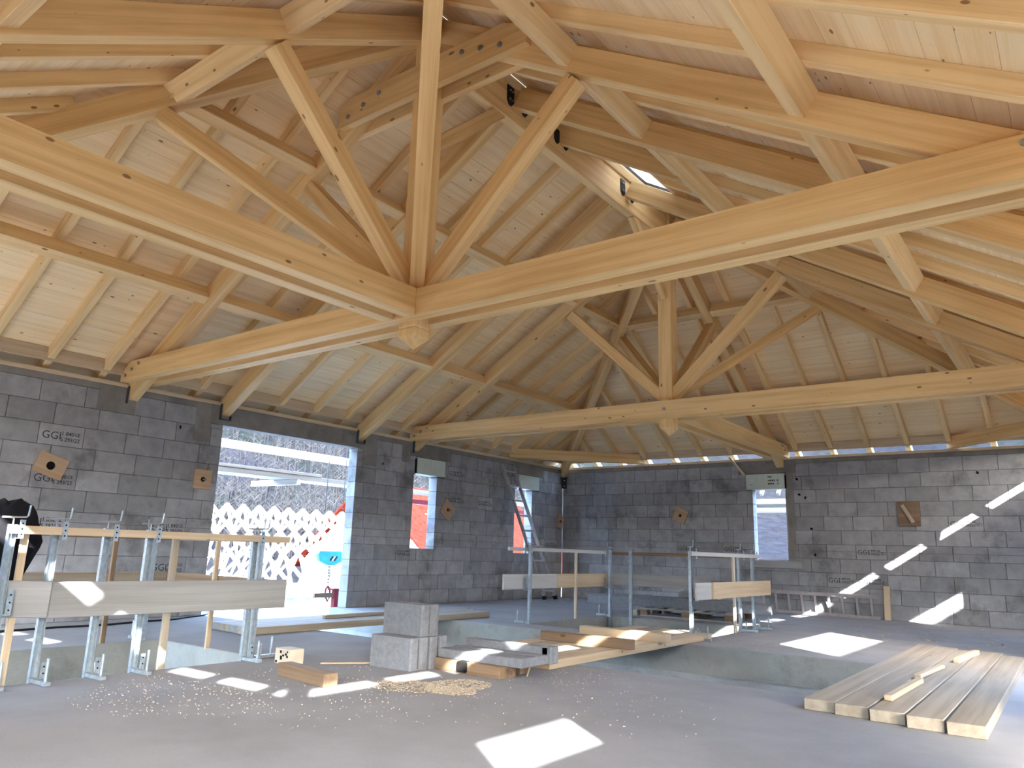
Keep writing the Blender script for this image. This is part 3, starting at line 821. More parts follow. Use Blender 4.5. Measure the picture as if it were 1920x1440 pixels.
# ------------------------------------------------------------------ roof window over the opening
def translucent():
    m, ns, ls, b = new_mat('milky roof light')
    tr = ns.new('ShaderNodeBsdfTranslucent'); tr.inputs[0].default_value = (0.32, 0.33, 0.34, 1)
    df = ns.new('ShaderNodeBsdfDiffuse'); df.inputs[0].default_value = (0.8, 0.8, 0.8, 1)
    mx = ns.new('ShaderNodeMixShader'); mx.inputs[0].default_value = 0.25
    ls.new(tr.outputs[0], mx.inputs[1]); ls.new(df.outputs[0], mx.inputs[2])
    ls.new(mx.outputs[0], ns['Material Output'].inputs['Surface'])
    return m
M['milky'] = translucent()
rwin = empty('roof_window', tuple(slopeC((SKY[0]+SKY[1])/2, (SKY[2]+SKY[3])/2, CH)))
nC = UP['C'].normalized()
lo, hi = slab_poly('C', SKY[0]-0.05, SKY[1]+0.05, 0.056, 0.01, u0=SKY[2]-0.05, u1=SKY[3]+0.05)
link('pane', mesh_from('pane', lo+hi, QF), 'milky', rwin)
for a, b, c_, d_ in ((SKY[0]-0.05, SKY[0], SKY[2]-0.05, SKY[3]+0.05), (SKY[1], SKY[1]+0.05, SKY[2]-0.05, SKY[3]+0.05), (SKY[0], SKY[1], SKY[2]-0.05, SKY[2]), (SKY[0], SKY[1], SKY[3], SKY[3]+0.05)):
    lo, hi = slab_poly('C', a, b, 0.068, 0.03, u0=c_, u1=d_)
    link('frame', mesh_from('frame', lo+hi, QF), 'white_timber', rwin)
tag(rwin, 'bright white roof light high up near the ridge', 'roof window')

# ------------------------------------------------------------------ shutter boxes in the wall openings
def marks_mesh(w, h):
    parts = []
    rnd = random.Random(3)
    for row, zz in enumerate((0.72, 0.50, 0.30)):
        x = 0.58*w
        n = (3, 7, 7)[row]
        for i in range(n):
            ww = rnd.uniform(0.012, 0.028)
            if rnd.random() < 0.85:
                parts.append(([(x, zz*h), (x+ww, zz*h), (x+ww, zz*h+0.03), (x, zz*h+0.03)], [(0, 1, 2, 3)]))
            x += ww+0.008
    parts.append(([(0.1*w, 0.28*h), (0.17*w, 0.28*h), (0.17*w, 0.31*h), (0.1*w, 0.31*h)], [(0, 1, 2, 3)]))
    me = flat_mesh('print', parts); me.materials.append(M['ink']); return me
def shutter_box(side, q, label, printed=False, gap='left'):
    u0, u1, z0, z1 = q
    e = empty('shutter_box', (0, (u0+u1)/2, z0) if side == 'A' else ((u0+u1)/2, 0, z0))
    out = 0.02
    if side == 'A': aabox('box_body', -0.2, out, u0+0.03, u1, z0+0.005, z1-0.01, 'foam', e, 0.004, 'y')
    else: aabox('box_body', u0, u1-0.03, -out, 0.2, z0+0.005, z1-0.01, 'foam', e, 0.004, 'x')
    if side == 'A': aabox('foam_gap', -0.19, 0.004, u0-0.035, u0+0.03, z0+0.01, z1-0.03, 'hole', e, 0.01, 'z')
    else: aabox('foam_gap', u1-0.03, u1+0.02, -0.004, 0.19, z0+0.02, z1-0.04, 'hole', e, 0.01, 'z')
    if printed: link('print', marks_mesh(u1-u0-0.03, z1-z0), None, e, face_matrix(side, u0, z0, out+0.001))
    tag(e, label, 'shutter box', 'pale shutter boxes above the windows')
shutter_box('A', cofA1, 'pale green shutter box above narrow window beside big opening')
shutter_box('A', cofA2, 'pale green shutter box above narrow window behind leaning ladder')
shutter_box('B', cofB, 'pale shutter box with dark print above window in far wall', True)
tag(timber('board', (4.23, -0.02, 0.87), (5.29, -0.02, 0.865), 0.035, 0.13, 'grey_board'), 'weathered board fixed under the window in far wall', 'board')
tag(timber('stick', (3.98, -0.03, 2.93), (4.28, -0.05, 2.56), 0.03, 0.045, 'fresh', (1, 0, 0)), 'slanting wooden stick between eave and printed shutter box', 'stick')

# ------------------------------------------------------------------ plywood plates on the walls
def plate(side, u, z, w, h, ang, label, hole='rod', strip=False, mat='ply'):
    e = empty('formwork_plate', (0.02, u, z) if side == 'A' else (u, -0.02, z))
    mw = face_matrix(side, u, z, 0.014) @ Matrix.Rotation(ang, 4, 'Y')
    t = 0.024
    if hole == 'big':
        r = 0.05; V = []; F = []; ca0 = math.atan2(h, w)
        AN = sorted([2*math.pi*k/24 for k in range(24)] + [ca0, math.pi-ca0, math.pi+ca0, 2*math.pi-ca0]); N = len(AN)
        def sq(k):
            a = AN[k]; ca, sa = math.cos(a), math.sin(a); q = min(w/2/max(abs(ca), 1e-6), h/2/max(abs(sa), 1e-6)); return ca*q, sa*q
        for yy in (-t/2, t/2):
            for k in range(N): x_, z_ = sq(k); V.append((x_, yy, z_))
            for k in range(N): a = AN[k]; V.append((r*math.cos(a), yy, r*math.sin(a)))
        for k in range(N):
            j = (k+1) % N
            F += [(k, j, N+j, N+k), (2*N+j, 2*N+k, 3*N+k, 3*N+j), (k, 2*N+k, 2*N+j, j), (N+j, 3*N+j, 3*N+k, N+k)]
        link('plate_board', mesh_from('plate', V, F), 'ply', e, mw)
        bm_ = cyl_mesh(0.052, 0.004, 20); bm_.transform(Matrix.Rotation(math.pi/2, 4, 'X'))
        link('dark_hole_disc', bm_, 'hole', e, mw @ Matrix.Translation((0, 0.009, 0)))  # black disc, its colour stands in for shade inside the round hole
    else:
        link('plate_board', mat_box(mat, w, t, h, 0.002), None, e, mw)
        if hole == 'rod':
            bm_ = cyl_mesh(0.032, 0.006, 14); bm_.transform(Matrix.Rotation(math.pi/2, 4, 'X'))
            link('rod_hole', bm_, 'hole', e, mw @ Matrix.Translation((0, -t/2-0.001, 0)))
            c = mw @ Vector((0, -t/2, 0)); d_ = mw.to_3x3() @ Vector((0.1, -1, 0.0))
            rod('tie_rod', c, c + d_.normalized()*0.07, 0.011, 'brown_board', e)
    if strip:
        link('strip', mat_box('plank', 0.34, 0.02, 0.06, 0.002), None, e, face_matrix(side, u-0.02, z, 0.036) @ Matrix.Rotation(math.radians(62), 4, 'Y'))
    tag(e, label, 'plywood plate', 'plywood formwork plates on the walls')
plate('A', -10.86, 1.76, 0.33, 0.245, math.radians(17), 'tilted plywood plate with big round hole on left wall', 'big')
plate('A', -8.95, 1.78, 0.25, 0.26, 0.02, 'upright plywood plate with small hole beside big opening')
plate('A', -3.95, 1.68, 0.31, 0.30, math.radians(33), 'steeply tilted plywood plate with rod between two narrow windows')
plate('A', -0.12, 1.66, 0.21, 0.30, math.radians(8), 'narrow plywood plate in the corner of left wall')
plate('B', 2.90, 1.78, 0.28, 0.28, math.radians(24), 'tilted plywood plate with small hole on far wall')
plate('B', 7.13, 1.79, 0.34, 0.42, 0.0, 'reddish plywood plate with slanting strip on far wall', 'none', True, 'brown_board')

# ------------------------------------------------------------------ guard rails
def channel_mesh(h, w=0.05, dpt=0.035, t=0.004):
    bx = [(-w/2, w/2, -dpt/2, -dpt/2+t, 0, h), (-w/2, -w/2+t, -dpt/2+t, dpt/2, 0, h), (w/2-t, w/2, -dpt/2+t, dpt/2, 0, h)]
    me = boxes_mesh('upright', bx); me.materials.append(M['galv']); return me
CHM = {}
def guard_post(x, y, ax, ay, label, h=1.02, group='galvanised guard rail posts', crank=True, below=0.0, flip=1):
    """ax,ay: direction from the void towards the slab"""
    e = empty('guard_post', (x, y, 0))
    ang = math.atan2(ay, ax)
    B = Matrix.Translation((x, y, 0)) @ Matrix.Rotation(ang, 4, 'Z')
    def P(a, b, c): return B @ Vector((a, b, c))
    key = (h, below)
    if key not in CHM: CHM[key] = channel_mesh(h+below); CHM[key].materials.clear(); CHM[key].materials.append(M['galv'])
    link('upright', CHM[key], None, e, B @ Matrix.Rotation(-math.pi/2, 4, 'Z') @ Matrix.Translation((0, 0, -below)))
    link('clamp_arm', mat_box('galv', 0.24, 0.04, 0.025, 0.002), None, e, B @ Matrix.Translation((0.12, 0, 0.015)))
    rod('clamp_screw', P(0.20, 0.0, 0.0), P(0.20, 0.0, 0.17), 0.010, 'galv', e)
    for z, hh in ((h-0.03, 0.12), (0.52, 0.16), (0.06, 0.14)):
        link('bracket', mat_box('galv', 0.006, 0.034, hh, 0.001), None, e, B @ Matrix.Translation((0.065, flip*0.034, z)))
        for k in (-0.3, 0.0, 0.3):
            rod('bracket_hole', P(0.068, flip*0.034, z+k*hh), P(0.0695, flip*0.034, z+k*hh), 0.006, 'hole', e, 8)
        link('bracket_foot', mat_box('galv', 0.08, 0.034, 0.006, 0.001), None, e, B @ Matrix.Translation((0.03, flip*0.034, z-hh/2)))
    if crank:
        link('crank_handle', tube_mesh([P(0, 0, h-0.02), P(0, 0, h+0.04), P(0.0, -flip*0.07, h+0.045), P(0, flip*0.075, h+0.05), P(0, flip*0.085, h+0.06), P(0.0, flip*0.09, h+0.13)], 0.0065), 'galv', e)
    tag(e, label, 'guard post', group)
def rail(name, p0, p1, w, h, mat, label, cat='rail', group=None, up=(0, 0, 1)):
    o = timber(name, p0, p1, w, h, mat, up); tag(o, label, cat, group); return o
# left well: guard along x = 3.87
GX = 3.87
for y, lab in ((-12.52, 'guard post at the left picture edge beside black jacket'), (-12.25, 'guard post in front of the black jacket'), (-11.90, 'guard post where sunlight crosses the grey guard board'),
               (-11.58, 'guard post standing left of the upright batten on left guard'), (-10.66, 'corner guard post at right end of left guard')):
    guard_post(GX-0.03, y, 1, 0, 'galvanised steel ' + lab, below=0.12)
guard_post(GX-0.03, -10.59, 0, 1, 'galvanised steel twin post facing the big wall opening', below=0.12, flip=-1)
rail('guard_rail', (GX+0.015, -12.55, 0.985), (GX+0.015, -10.34, 0.985), 0.035, 0.055, 'fresh', 'top wooden rail of the left foreground guard', 'rail')
rail('guard_board', (GX+0.05, -12.29, 0.53), (GX+0.05, -10.36, 0.53), 0.027, 0.235, 'grey_board', 'long grey guard board of the left foreground guard', 'board')
rail('guard_board', (GX-0.33, -12.95, 0.545), (GX+0.075, -12.26, 0.535), 0.027, 0.235, 'grey_board', 'grey guard board cut by the left picture edge', 'board')
def batten(x, y, z0, z1, label, mat='fresh', w=0.045):
    tag(timber('batten', (x, y, z0), (x, y, z1), w, 0.03, mat, (1, 0, 0)), label, 'batten', 'upright guard battens')
batten(GX-0.045, -12.43, -0.1, 0.96, 'upright batten behind rail at the far left')
batten(GX-0.045, -11.36, -0.1, 0.965, 'upright batten in middle of left guard', 'plank', 0.055)
batten(2.95, -10.44, -0.02, 0.96, 'upright batten on the guard side facing big wall opening')
batten(2.12, -11.0, -0.02, 0.98, 'dull upright batten at far side of left well', 'brown_board')
guard_post(2.12, -10.62, -1, 0, 'galvanised post at far corner of left well')
rail('guard_rail', (2.13, -10.42, 0.98), (3.86, -10.42, 0.98), 0.035, 0.05, 'plank', 'rail of left guard facing the big wall opening', 'rail')
rail('guard_rail', (2.08, -13.2, 0.98), (2.08, -10.4, 0.98), 0.035, 0.05, 'brown_board', 'dull rail along far side of left well', 'rail')
rail('guard_board', (2.05, -10.40, 0.545), (3.9, -10.40, 0.545), 0.027, 0.19, 'brown_board', 'brown guard board facing the big wall opening', 'board')
rail('guard_board', (2.05, -13.4, 0.545), (2.05, -10.42, 0.545), 0.027, 0.19, 'plank', 'dull guard board along far side of left well', 'board')
# middle well
guard_post(3.36, -5.92, -1, 0, 'galvanised post at near left corner of middle well', below=0.1)
guard_post(3.36, -3.72, -1, 0, 'galvanised post at far left corner of middle well', below=0.2)
guard_post(3.72, -3.70, 0, 1, 'galvanised post on far edge of middle well', below=0.2)
batten(3.28, -4.62, 0.0, 0.97, 'pale upright batten on left guard of middle well', 'white_timber')
rail('guard_rail', (3.28, -6.32, 0.985), (3.28, -3.68, 0.985), 0.035, 0.05, 'white_board', 'pale top rail on left side of middle well', 'rail')
rail('guard_board', (3.26, -6.4, 0.55), (3.26, -5.12, 0.55), 0.027, 0.2, 'white_board', 'whitish guard board on left side of middle well', 'board')
rail('guard_board', (3.26, -5.12, 0.55), (3.26, -3.62, 0.55), 0.027, 0.2, 'fresh', 'yellow guard board on left side of middle well', 'board')
rail('guard_rail', (3.3, -3.62, 0.975), (5.72, -3.62, 0.975), 0.035, 0.05, 'brown_board', 'dark rail along far edge of middle well', 'rail')
rail('guard_board', (3.3, -3.60, 0.57), (5.0, -3.60, 0.57), 0.027, 0.19, 'grey_board', 'grey guard board along far edge of middle well', 'board')
guard_post(5.70, -5.9, 1, 0, 'galvanised post at near right corner of middle well', below=0.12)
guard_post(5.70, -4.32, 1, 0, 'galvanised post behind batten on right of middle well', below=0.12)
guard_post(5.70, -3.80, 1, 0, 'galvanised post at far right corner of middle well', below=0.12)
batten(5.74, -4.62, 0.0, 0.97, 'pale upright batten on right guard of middle well', 'white_timber')
rail('guard_rail', (5.77, -6.05, 0.985), (5.77, -3.72, 0.985), 0.035, 0.05, 'white_board', 'pale top rail on right side of middle well', 'rail')
rail('guard_board', (5.79, -5.97, 0.55), (5.79, -5.52, 0.55), 0.027, 0.2, 'white_board', 'short whitish guard board on right side of middle well', 'board')
rail('guard_board', (5.79, -5.46, 0.55), (5.79, -3.35, 0.55), 0.027, 0.2, 'fresh', 'knotty guard board on right side of middle well', 'board')

# ------------------------------------------------------------------ black jacket on the guard
def jacket():
    N, Mv = 18, 16; V = []; F = []
    rnd = random.Random(5)
    for j in range(Mv+1):
        v = j/Mv
        z = 1.17 - 0.66*v
        wid = (0.10 + 0.52*min(1, v*2.2)**0.6) * (1 if v < 0.45 else 1-0.45*(v-0.45))
        dep = 0.05 + 0.05*math.sin(v*math.pi)
        for i in range(N):
            a = 2*math.pi*i/N
            fold = 1 + 0.12*math.sin(5*a + 3*v)
            yy = -12.66 + 0.16*(1-v) + wid/2*math.cos(a)*fold + 0.10*(v < 0.35)*(0.35-v)
            xx = 3.62 + dep*math.sin(a)*fold + 0.015*math.sin(9*v+a)
            V.append((xx, yy, z + 0.03*math.sin(2*a+v*4)))
    for j in range(Mv):
        for i in range(N):
            F.append((j*N+i, j*N+(i+1) % N, (j+1)*N+(i+1) % N, (j+1)*N+i))
    F.append(tuple(range(N))); F.append(tuple(range(Mv*N, Mv*N+N))[::-1])
    me = mesh_from('jacket', V, F)
    for p in me.polygons: p.use_smooth = True
    tag(link('jacket', me, 'cloth'), 'black jacket hanging behind guard at left picture edge', 'jacket')
jacket()

# ------------------------------------------------------------------ planks and timbers on the floor
def planks_right():
    xs = [7.955, 8.155, 8.365, 8.575, 8.785]
    nm = ['leftmost', 'second', 'middle', 'fourth', 'rightmost']
    for i, x in enumerate(xs):
        y0 = -9.27 - 0.035*i - random.uniform(0, 0.03); y1 = -4.75 - 0.1*i + random.uniform(-0.1, 0.1)
        rail('plank', (x+0.095, y0, 0.036), (x+0.04, y1, 0.036), 0.195 if i else 0.19, 0.07, 'plank', '%s plank of the five laid over trench at right' % nm[i], 'plank', 'five scaffold planks at right')
planks_right()
rail('offcut', (8.40, -8.98, 0.092), (8.42, -7.95, 0.092), 0.05, 0.035, 'fresh', 'long thin offcut lying nearest on right planks', 'offcut', 'offcuts on the right planks')
rail('offcut', (8.37, -7.75, 0.092), (8.42, -6.9, 0.092), 0.05, 0.03, 'fresh', 'middle thin offcut lying on right planks', 'offcut', 'offcuts on the right planks')
rail('offcut', (8.46, -6.35, 0.092), (8.52, -5.35, 0.092), 0.05, 0.045, 'fresh', 'farthest thin offcut lying on right planks', 'offcut', 'offcuts on the right planks')
def bridge():
    w = 0.215
    nm = ['leftmost', 'second', 'third', 'fourth', 'rightmost']
    for i in range(5):
        x = 4.80 + w*i + w/2
        y0 = -8.95 - 0.05*i; y1 = (-5.55, -5.45, -5.6, -5.5, -5.68)[i]
        rail('plank', (x+0.01, y0, 0.036), (x-0.02, y1, 0.036), w-0.008, 0.068, 'fresh' if i in (0, 2, 4) else 'plank', '%s plank of the bridge over the trench' % nm[i], 'plank', 'bridge planks over the trench')
bridge()
rail('timber_offcut', (4.93, -7.86, 0.115), (5.98, -7.90, 0.115), 0.11, 0.09, 'brown_board', 'brown square timber lying across bridge, nearer one', 'timber')
rail('timber_offcut', (4.88, -7.02, 0.115), (5.97, -7.08, 0.115), 0.11, 0.09, 'fresh', 'yellow square timber lying across bridge, farther one', 'timber')
# bundle near the big opening
for i in range(4):
    x = 1.55 + 0.21*i
    rail('plank', (x+0.1, -9.56-0.02*i, 0.04), (x+0.1, -5.25-0.1*i, 0.04), 0.2, 0.075, 'plank' if i % 2 else 'grey_board', ['farthest', 'second', 'third', 'nearest'][i] + ' plank of the row before big wall opening', 'plank', 'planks before the big wall opening')
rail('batten', (1.98, -8.3, 0.10), (1.92, -6.4, 0.10), 0.06, 0.04, 'plank', 'thin batten lying on planks before big opening', 'batten')
# concrete block stack
def new_block(x, y, z, l, label, rot=0.0):
    """hollow-core look: end face with two vertical grooves"""
    e = empty('concrete_block', (x, y, z)); w, h = 0.2, 0.25
    V2 = [(-l/2, -w/2), (l/2-0.015, -w/2), (l/2, -w/2+0.012), (l/2, -0.035), (l/2-0.018, -0.025), (l/2-0.018, 0.025), (l/2, 0.035), (l/2, w/2-0.012), (l/2-0.015, w/2), (-l/2, w/2)]
    n = len(V2)
    V = [(a, b, 0.0) for a, b in V2] + [(a, b, h-0.004) for a, b in V2]
    F = [tuple(range(n))[::-1], tuple(range(n, 2*n))] + [(i, (i+1) % n, n+(i+1) % n, n+i) for i in range(n)]
    mw = Matrix.Translation((x, y, z)) @ Matrix.Rotation(rot, 4, 'Z')
    link('block_body', mesh_from('b', V, F), 'newblock', e, mw)
    aabox_m = mw @ Matrix.Translation((l/2-0.017, 0, h/2))
    link('groove', mat_box('mortar', 0.004, 0.012, h-0.02, 0.0), None, e, aabox_m)
    tag(e, label, 'concrete block', 'loose concrete blocks')
new_block(4.96, -9.97, 0.0, 0.46, 'front lower concrete block of the loose stack')
new_block(4.97, -9.755, 0.0, 0.46, 'rear lower concrete block of the loose stack')
new_block(4.95, -9.84, 0.25, 0.46, 'top concrete block of the loose stack', -0.04)
# precast concrete trough pieces beside the stack
def lintel_block():
    e = empty('precast_lintel', (5.6, -9.55, 0.09))
    for (y0, y1, z0, z1, n_) in ((-9.79, -9.42, 0.09, 0.16, 'base_slab'), (-9.44, -9.34, 0.09, 0.215, 'upstand'), (-9.6, -9.57, 0.16, 0.168, 'rib')):
        aabox(n_, 5.22, 6.06, y0, y1, z0, z1, 'newblock', e, 0.005)
    aabox('end_stop', 6.0, 6.09, -9.44, -9.33, 0.09, 0.22, 'newblock', e, 0.006)
    tag(e, 'grey precast concrete piece lying beside the block stack', 'concrete piece')
lintel_block()
tb = rail('timber_offcut', (5.22, -9.72, 0.045), (5.90, -9.74, 0.045), 0.20, 0.09, 'brown_board', 'brown notched timber with handwriting under the concrete piece', 'timber')
aabox('notch', 5.47, 5.57, -9.85, -9.78, 0.01, 0.092, 'hole', tb, 0.01)
tm = flat_mesh('handwriting', [text_geo('Torae', 0.055, 0.0, 0.0)]); tm.materials.append(M['ink'])
mw = Matrix(((0, -1, 0), (1, 0, 0), (0, 0, 1))).to_4x4(); mw.translation = (5.9015, -9.76, 0.025)
link('handwriting', tm, None, tb, mw)
rail('timber_offcut', (5.30, -9.45, 0.045), (5.86, -9.47, 0.045), 0.12, 0.09, 'brown_board', 'second brown timber under rear of the concrete piece', 'timber')
rail('timber_offcut', (4.66, -10.86, 0.045), (5.30, -10.95, 0.045), 0.11, 0.09, 'brown_board', 'dark brown timber offcut on floor before the block stack', 'timber')
e = empty('wood_block', (4.2, -10.5, 0)); mwb = Matrix.Translation((4.24, -10.5, 0.06)) @ Matrix.Rotation(-0.05, 4, 'Z')
link('block_body', mat_box('white_timber', 0.2, 0.14, 0.12, 0.004), None, e, mwb)
rnd = random.Random(2)
for i in range(7):
    u = rnd.uniform(-0.08, 0.08); v = rnd.uniform(-0.045, 0.045)
    link('bark_spot', mat_box('hole', 0.03*rnd.uniform(.5, 1), 0.004, 0.03*rnd.uniform(.4, 1), 0.001), None, e, mwb @ Matrix.Translation((u, -0.0705, v)))
tag(e, 'small pale wood block with dark spots near corner guard post', 'wood block')
tag(timber('batten', (4.45, -10.35, 0.01), (4.75, -9.95, 0.01), 0.02, 0.012, 'fresh'), 'thin splinter of wood lying behind wood block', 'splinter')
tag(timber('splinter', (5.92, -9.46, 0.09), (5.98, -9.60, 0.01), 0.012, 0.008, 'fresh'), 'pale wood splinter leaning on concrete piece', 'splinter')

# ------------------------------------------------------------------ pallet with concrete beams
def pallet():
    e = empty('pallet', (4.45, -2.75, 0))
    x0, x1, y0, y1 = 3.62, 5.15, -3.15, -2.3
    for y in (y0, (y0+y1)/2, y1):
        for x in (x0, (x0+x1)/2-0.05, x1-0.12):
            aabox('pallet_block', x, x+0.13, y-0.05, y+0.05, 0.022, 0.105, 'brown_board', e)
        aabox('bottom_board', x0, x1, y-0.05, y+0.05, 0, 0.022, 'grey_board', e)
        aabox('stringer', x0, x1, y-0.05, y+0.05, 0.105, 0.125, 'grey_board', e)
    for k in range(7):
        x = x0 + k*(x1-x0-0.1)/6
        aabox('top_board', x, x+0.1, y0-0.05, y1+0.05, 0.125, 0.145, 'grey_board', e)
    tag(e, 'weathered wooden pallet on floor before the far wall', 'pallet')
pallet()
def trough(x0, x1, y, z, label, mat='newblock'):
    poly = [(-0.1, 0), (-0.1, 0.13), (-0.055, 0.15), (0.055, 0.15), (0.1, 0.13), (0.1, 0), (0.05, 0), (0.035, 0.06), (-0.035, 0.06), (-0.05, 0)]
    n_ = len(poly); Lh = (x1-x0)/2
    V = [(-Lh, a, b) for a, b in poly] + [(Lh, a, b) for a, b in poly]
    F = [tuple(range(n_)), tuple(range(n_, 2*n_))[::-1]] + [(i, (i+1) % n_, n_+(i+1) % n_, n_+i) for i in range(n_)]
    o = link('precast_beam', mesh_from('trough', V, F), mat, None, Matrix.Translation(((x0+x1)/2, y, z)) @ Matrix.Rotation(0.02, 4, 'Z'))
    tag(o, label, 'concrete beam', 'precast concrete beams on the pallet')
trough(2.55, 5.68, -2.95, 0.147, 'front precast concrete beam lying on pallet')
trough(2.9, 5.3, -2.62, 0.147, 'rear precast concrete beam lying on pallet')
tag(aabox('wood_chock', 4.35, 4.75, -2.75, -2.6, 0.30, 0.37, 'fresh'), 'yellow wood chock on top of concrete beams', 'chock')
tag(aabox('wood_chock', 3.4, 3.52, -3.1, -3.0, 0.0, 0.08, 'fresh'), 'small wood chock on floor at left of pallet', 'chock')
tag(aabox('wood_chock', 4.1, 4.34, -2.7, -2.58, 0.30, 0.40, 'grey_board'), 'dark weathered chock on top of concrete beams', 'chock')

# ------------------------------------------------------------------ ladders
def ladder(base, rungdir, p0, p1, n_, w, label, feet=True, first=0.15, rail_w=0.075):
    p0 = Vector(p0); p1 = Vector(p1); side = Vector(rungdir).normalized(); v = (p1-p0); nrm = side.cross(v).normalized()
    e = empty('ladder', tuple(p0))
    for sg in (-1, 1):
        timber('stile', p0+side*sg*w/2, p1+side*sg*w/2, 0.03 if feet else 0.06, rail_w if feet else 0.03, 'alu', nrm, e)
        if feet:
            c = p0+side*sg*w/2
            link('foot', mat_box('rubber', 0.08, 0.05, 0.09, 0.012), None, e, frame(c - v.normalized()*0.02, c+v.normalized()*0.05, nrm)[0])
    Lg = v.length
    for k in range(n_):
        c = p0 + v*((first + k*(Lg-2*first)/(n_-1))/Lg)
        timber('rung', c-side*w/2, c+side*w/2, 0.036, 0.036, 'alu', nrm, e)
        if feet:
            for sg in (-1, 1):
                q = c + side*sg*(w/2+0.0135); rod('rung_end', q, q+side*sg*0.003, 0.012, 'rubber', e)
    tag(e, label, 'ladder', 'aluminium ladders'); return e
ladder(None, (0.06, 1, 0), (0.63, -1.38, 0.05), (0.03, -2.17, 2.72), 9, 0.36, 'aluminium ladder leaning against left wall near the corner')
ladder(None, (0, -0.22, 1), (4.45, -0.07, 0.205), (6.56, -0.07, 0.195), 9, 0.36, 'ladder lying on its side along the far wall', False, 0.12)
tag(timber('board', (6.685, -0.09, 0.0), (6.685, -0.02, 0.56), 0.1, 0.03, 'fresh', (0, -1, 0)), 'short yellow board leaning upright against far wall', 'board')

# ------------------------------------------------------------------ cable, chips, debris
pts = [(0.55, -12.6, 0.012), (0.75, -11.8, 0.012), (0.68, -11.0, 0.012), (0.62, -10.2, 0.012), (0.45, -9.4, 0.012), (0.2, -8.9, 0.012), (-0.1, -8.5, 0.012)]
fine = []
for i in range(len(pts)-1):
    a, b = Vector(pts[i]), Vector(pts[i+1])
    for k in range(5): fine.append(a.lerp(b, k/5) + Vector((0.02*math.sin(i*5+k), 0, 0)))
tag(link('cable', tube_mesh(fine, 0.011), 'cable'), 'black cable lying on floor along the left wall', 'cable')
def flakes(name, spots, n_, label, smin=0.006, smax=0.02, seed=1):
    rnd = random.Random(seed); V = []; F = []
    voids = (TRENCH, VOID1, VOID2)
    for i in range(n_):
        cx, cy, rx, ry, wgt = rnd.choice(spots)
        a = rnd.uniform(0, 6.283); r = math.sqrt(rnd.random())
        x, y = cx+rx*r*math.cos(a), cy+ry*r*math.sin(a)
        if any(q[0]-0.03 < x < q[1]+0.03 and q[2]-0.03 < y < q[3]+0.03 for q in voids): continue
        if not (0.02 < x < W-0.02 and -L < y < -0.02): continue
        s_ = rnd.uniform(smin, smax); t = rnd.uniform(0, 6.283); z = wgt*(1-r)*rnd.random() + 0.001
        ca, sa = math.cos(t)*s_, math.sin(t)*s_
        k = rnd.uniform(0.25, 0.6); tl = rnd.uniform(-0.4, 0.4)*s_
        o = len(V)
        V += [(x-ca+sa*k, y-sa-ca*k, z), (x+ca+sa*k, y+sa-ca*k, z+abs(tl)), (x+ca-sa*k, y+sa+ca*k, z+abs(tl)+0.002), (x-ca-sa*k, y-sa+ca*k, z+0.002),
              (x, y, z+0.006)]
        F += [(o, o+1, o+4), (o+1, o+2, o+4), (o+2, o+3, o+4), (o+3, o, o+4), (o+3, o+2, o+1, o)]
    me = bpy.data.meshes.new(name); me.from_pydata(V, [], F); me.update()
    tag(link(name, me, 'chips'), label, 'sawdust', kind='stuff')
flakes('sawdust_pile', [(5.62, -10.55, 0.28, 0.22, 0.03), (5.85, -10.25, 0.22, 0.25, 0.025), (5.95, -10.45, 0.2, 0.15, 0.02)], 2600, 'heap of pale sawdust and shavings on the foreground floor', 0.005, 0.012)
flakes('wood_chips', [(5.2, -11.4, 1.2, 0.8, 0.0), (4.9, -11.9, 0.7, 0.5, 0), (6.2, -10.2, 1.6, 1.2, 0), (5.6, -9.3, 1.0, 0.6, 0), (7.6, -2.5, 2.0, 2.2, 0), (7.2, -1.6, 1.6, 1.0, 0), (2.0, -2.0, 2.0, 1.6, 0), (6.4, -5.8, 0.7, 0.5, 0.01), (5.3, -6.4, 0.4, 0.8, 0.0)], 2600, 'scattered wood chips and shavings across the concrete floor', 0.0025, 0.006, 4)
flakes('floor_debris', [(7.0, -1.5, 1.8, 1.2, 0.0), (1.2, -1.2, 1.2, 1.0, 0.0), (8.0, -3.0, 1.2, 1.0, 0)], 160, 'bigger scraps of wood and rubble along the far wall', 0.015, 0.05, 9)
# small white plastic cone near the corner
tag(link('plastic_cap', cyl_mesh(0.07, 0.12, 16, 0.045), 'white_plastic', None, Matrix.Translation((1.6, -0.75, 0.06)) @ Matrix.Rotation(1.2, 4, 'Y')), 'small white plastic piece on floor near the corner', 'plastic piece')

# ------------------------------------------------------------------ outside: beams beyond the big opening
tag(timber('eave_beam', (-1.0, -9.2, 2.47), (-1.0, -4.2, 2.43), 0.06, 0.13, 'white_timber'), 'sunlit beam outside crossing top of big wall opening', 'beam')
tag(timber('eave_beam', (-1.0, -9.2, 2.125), (-1.0, -6.15, 2.135), 0.06, 0.05, 'plank'), 'upper brown batten outside across big wall opening', 'beam')
tag(timber('eave_beam', (-1.02, -9.2, 2.06), (-1.02, -4.0, 2.07), 0.08, 0.075, 'plank'), 'lower brown beam outside across big wall opening', 'beam')
tag(timber('scaffold_plank', (-1.32, -9.6, 2.045), (-1.32, -4.2, 2.05), 0.5, 0.03, 'grey_board'), 'grey scaffold plank outside behind the lower beam', 'plank')
tag(timber('bearer', (-0.98, -6.6, 1.99), (-2.1, -6.75, 1.98), 0.07, 0.09, 'white_timber'), 'pale bearer under the scaffold plank outside', 'bearer')
for z, lab in ((2.18, 'upper'), (2.0, 'lower')):
    tag(timber('eave_beam', (3.2, 1.1, z-0.06), (6.6, 1.1, z-0.06), 0.06, 0.11, 'plank'), '%s brown beam outside the far wall window' % lab, 'beam')
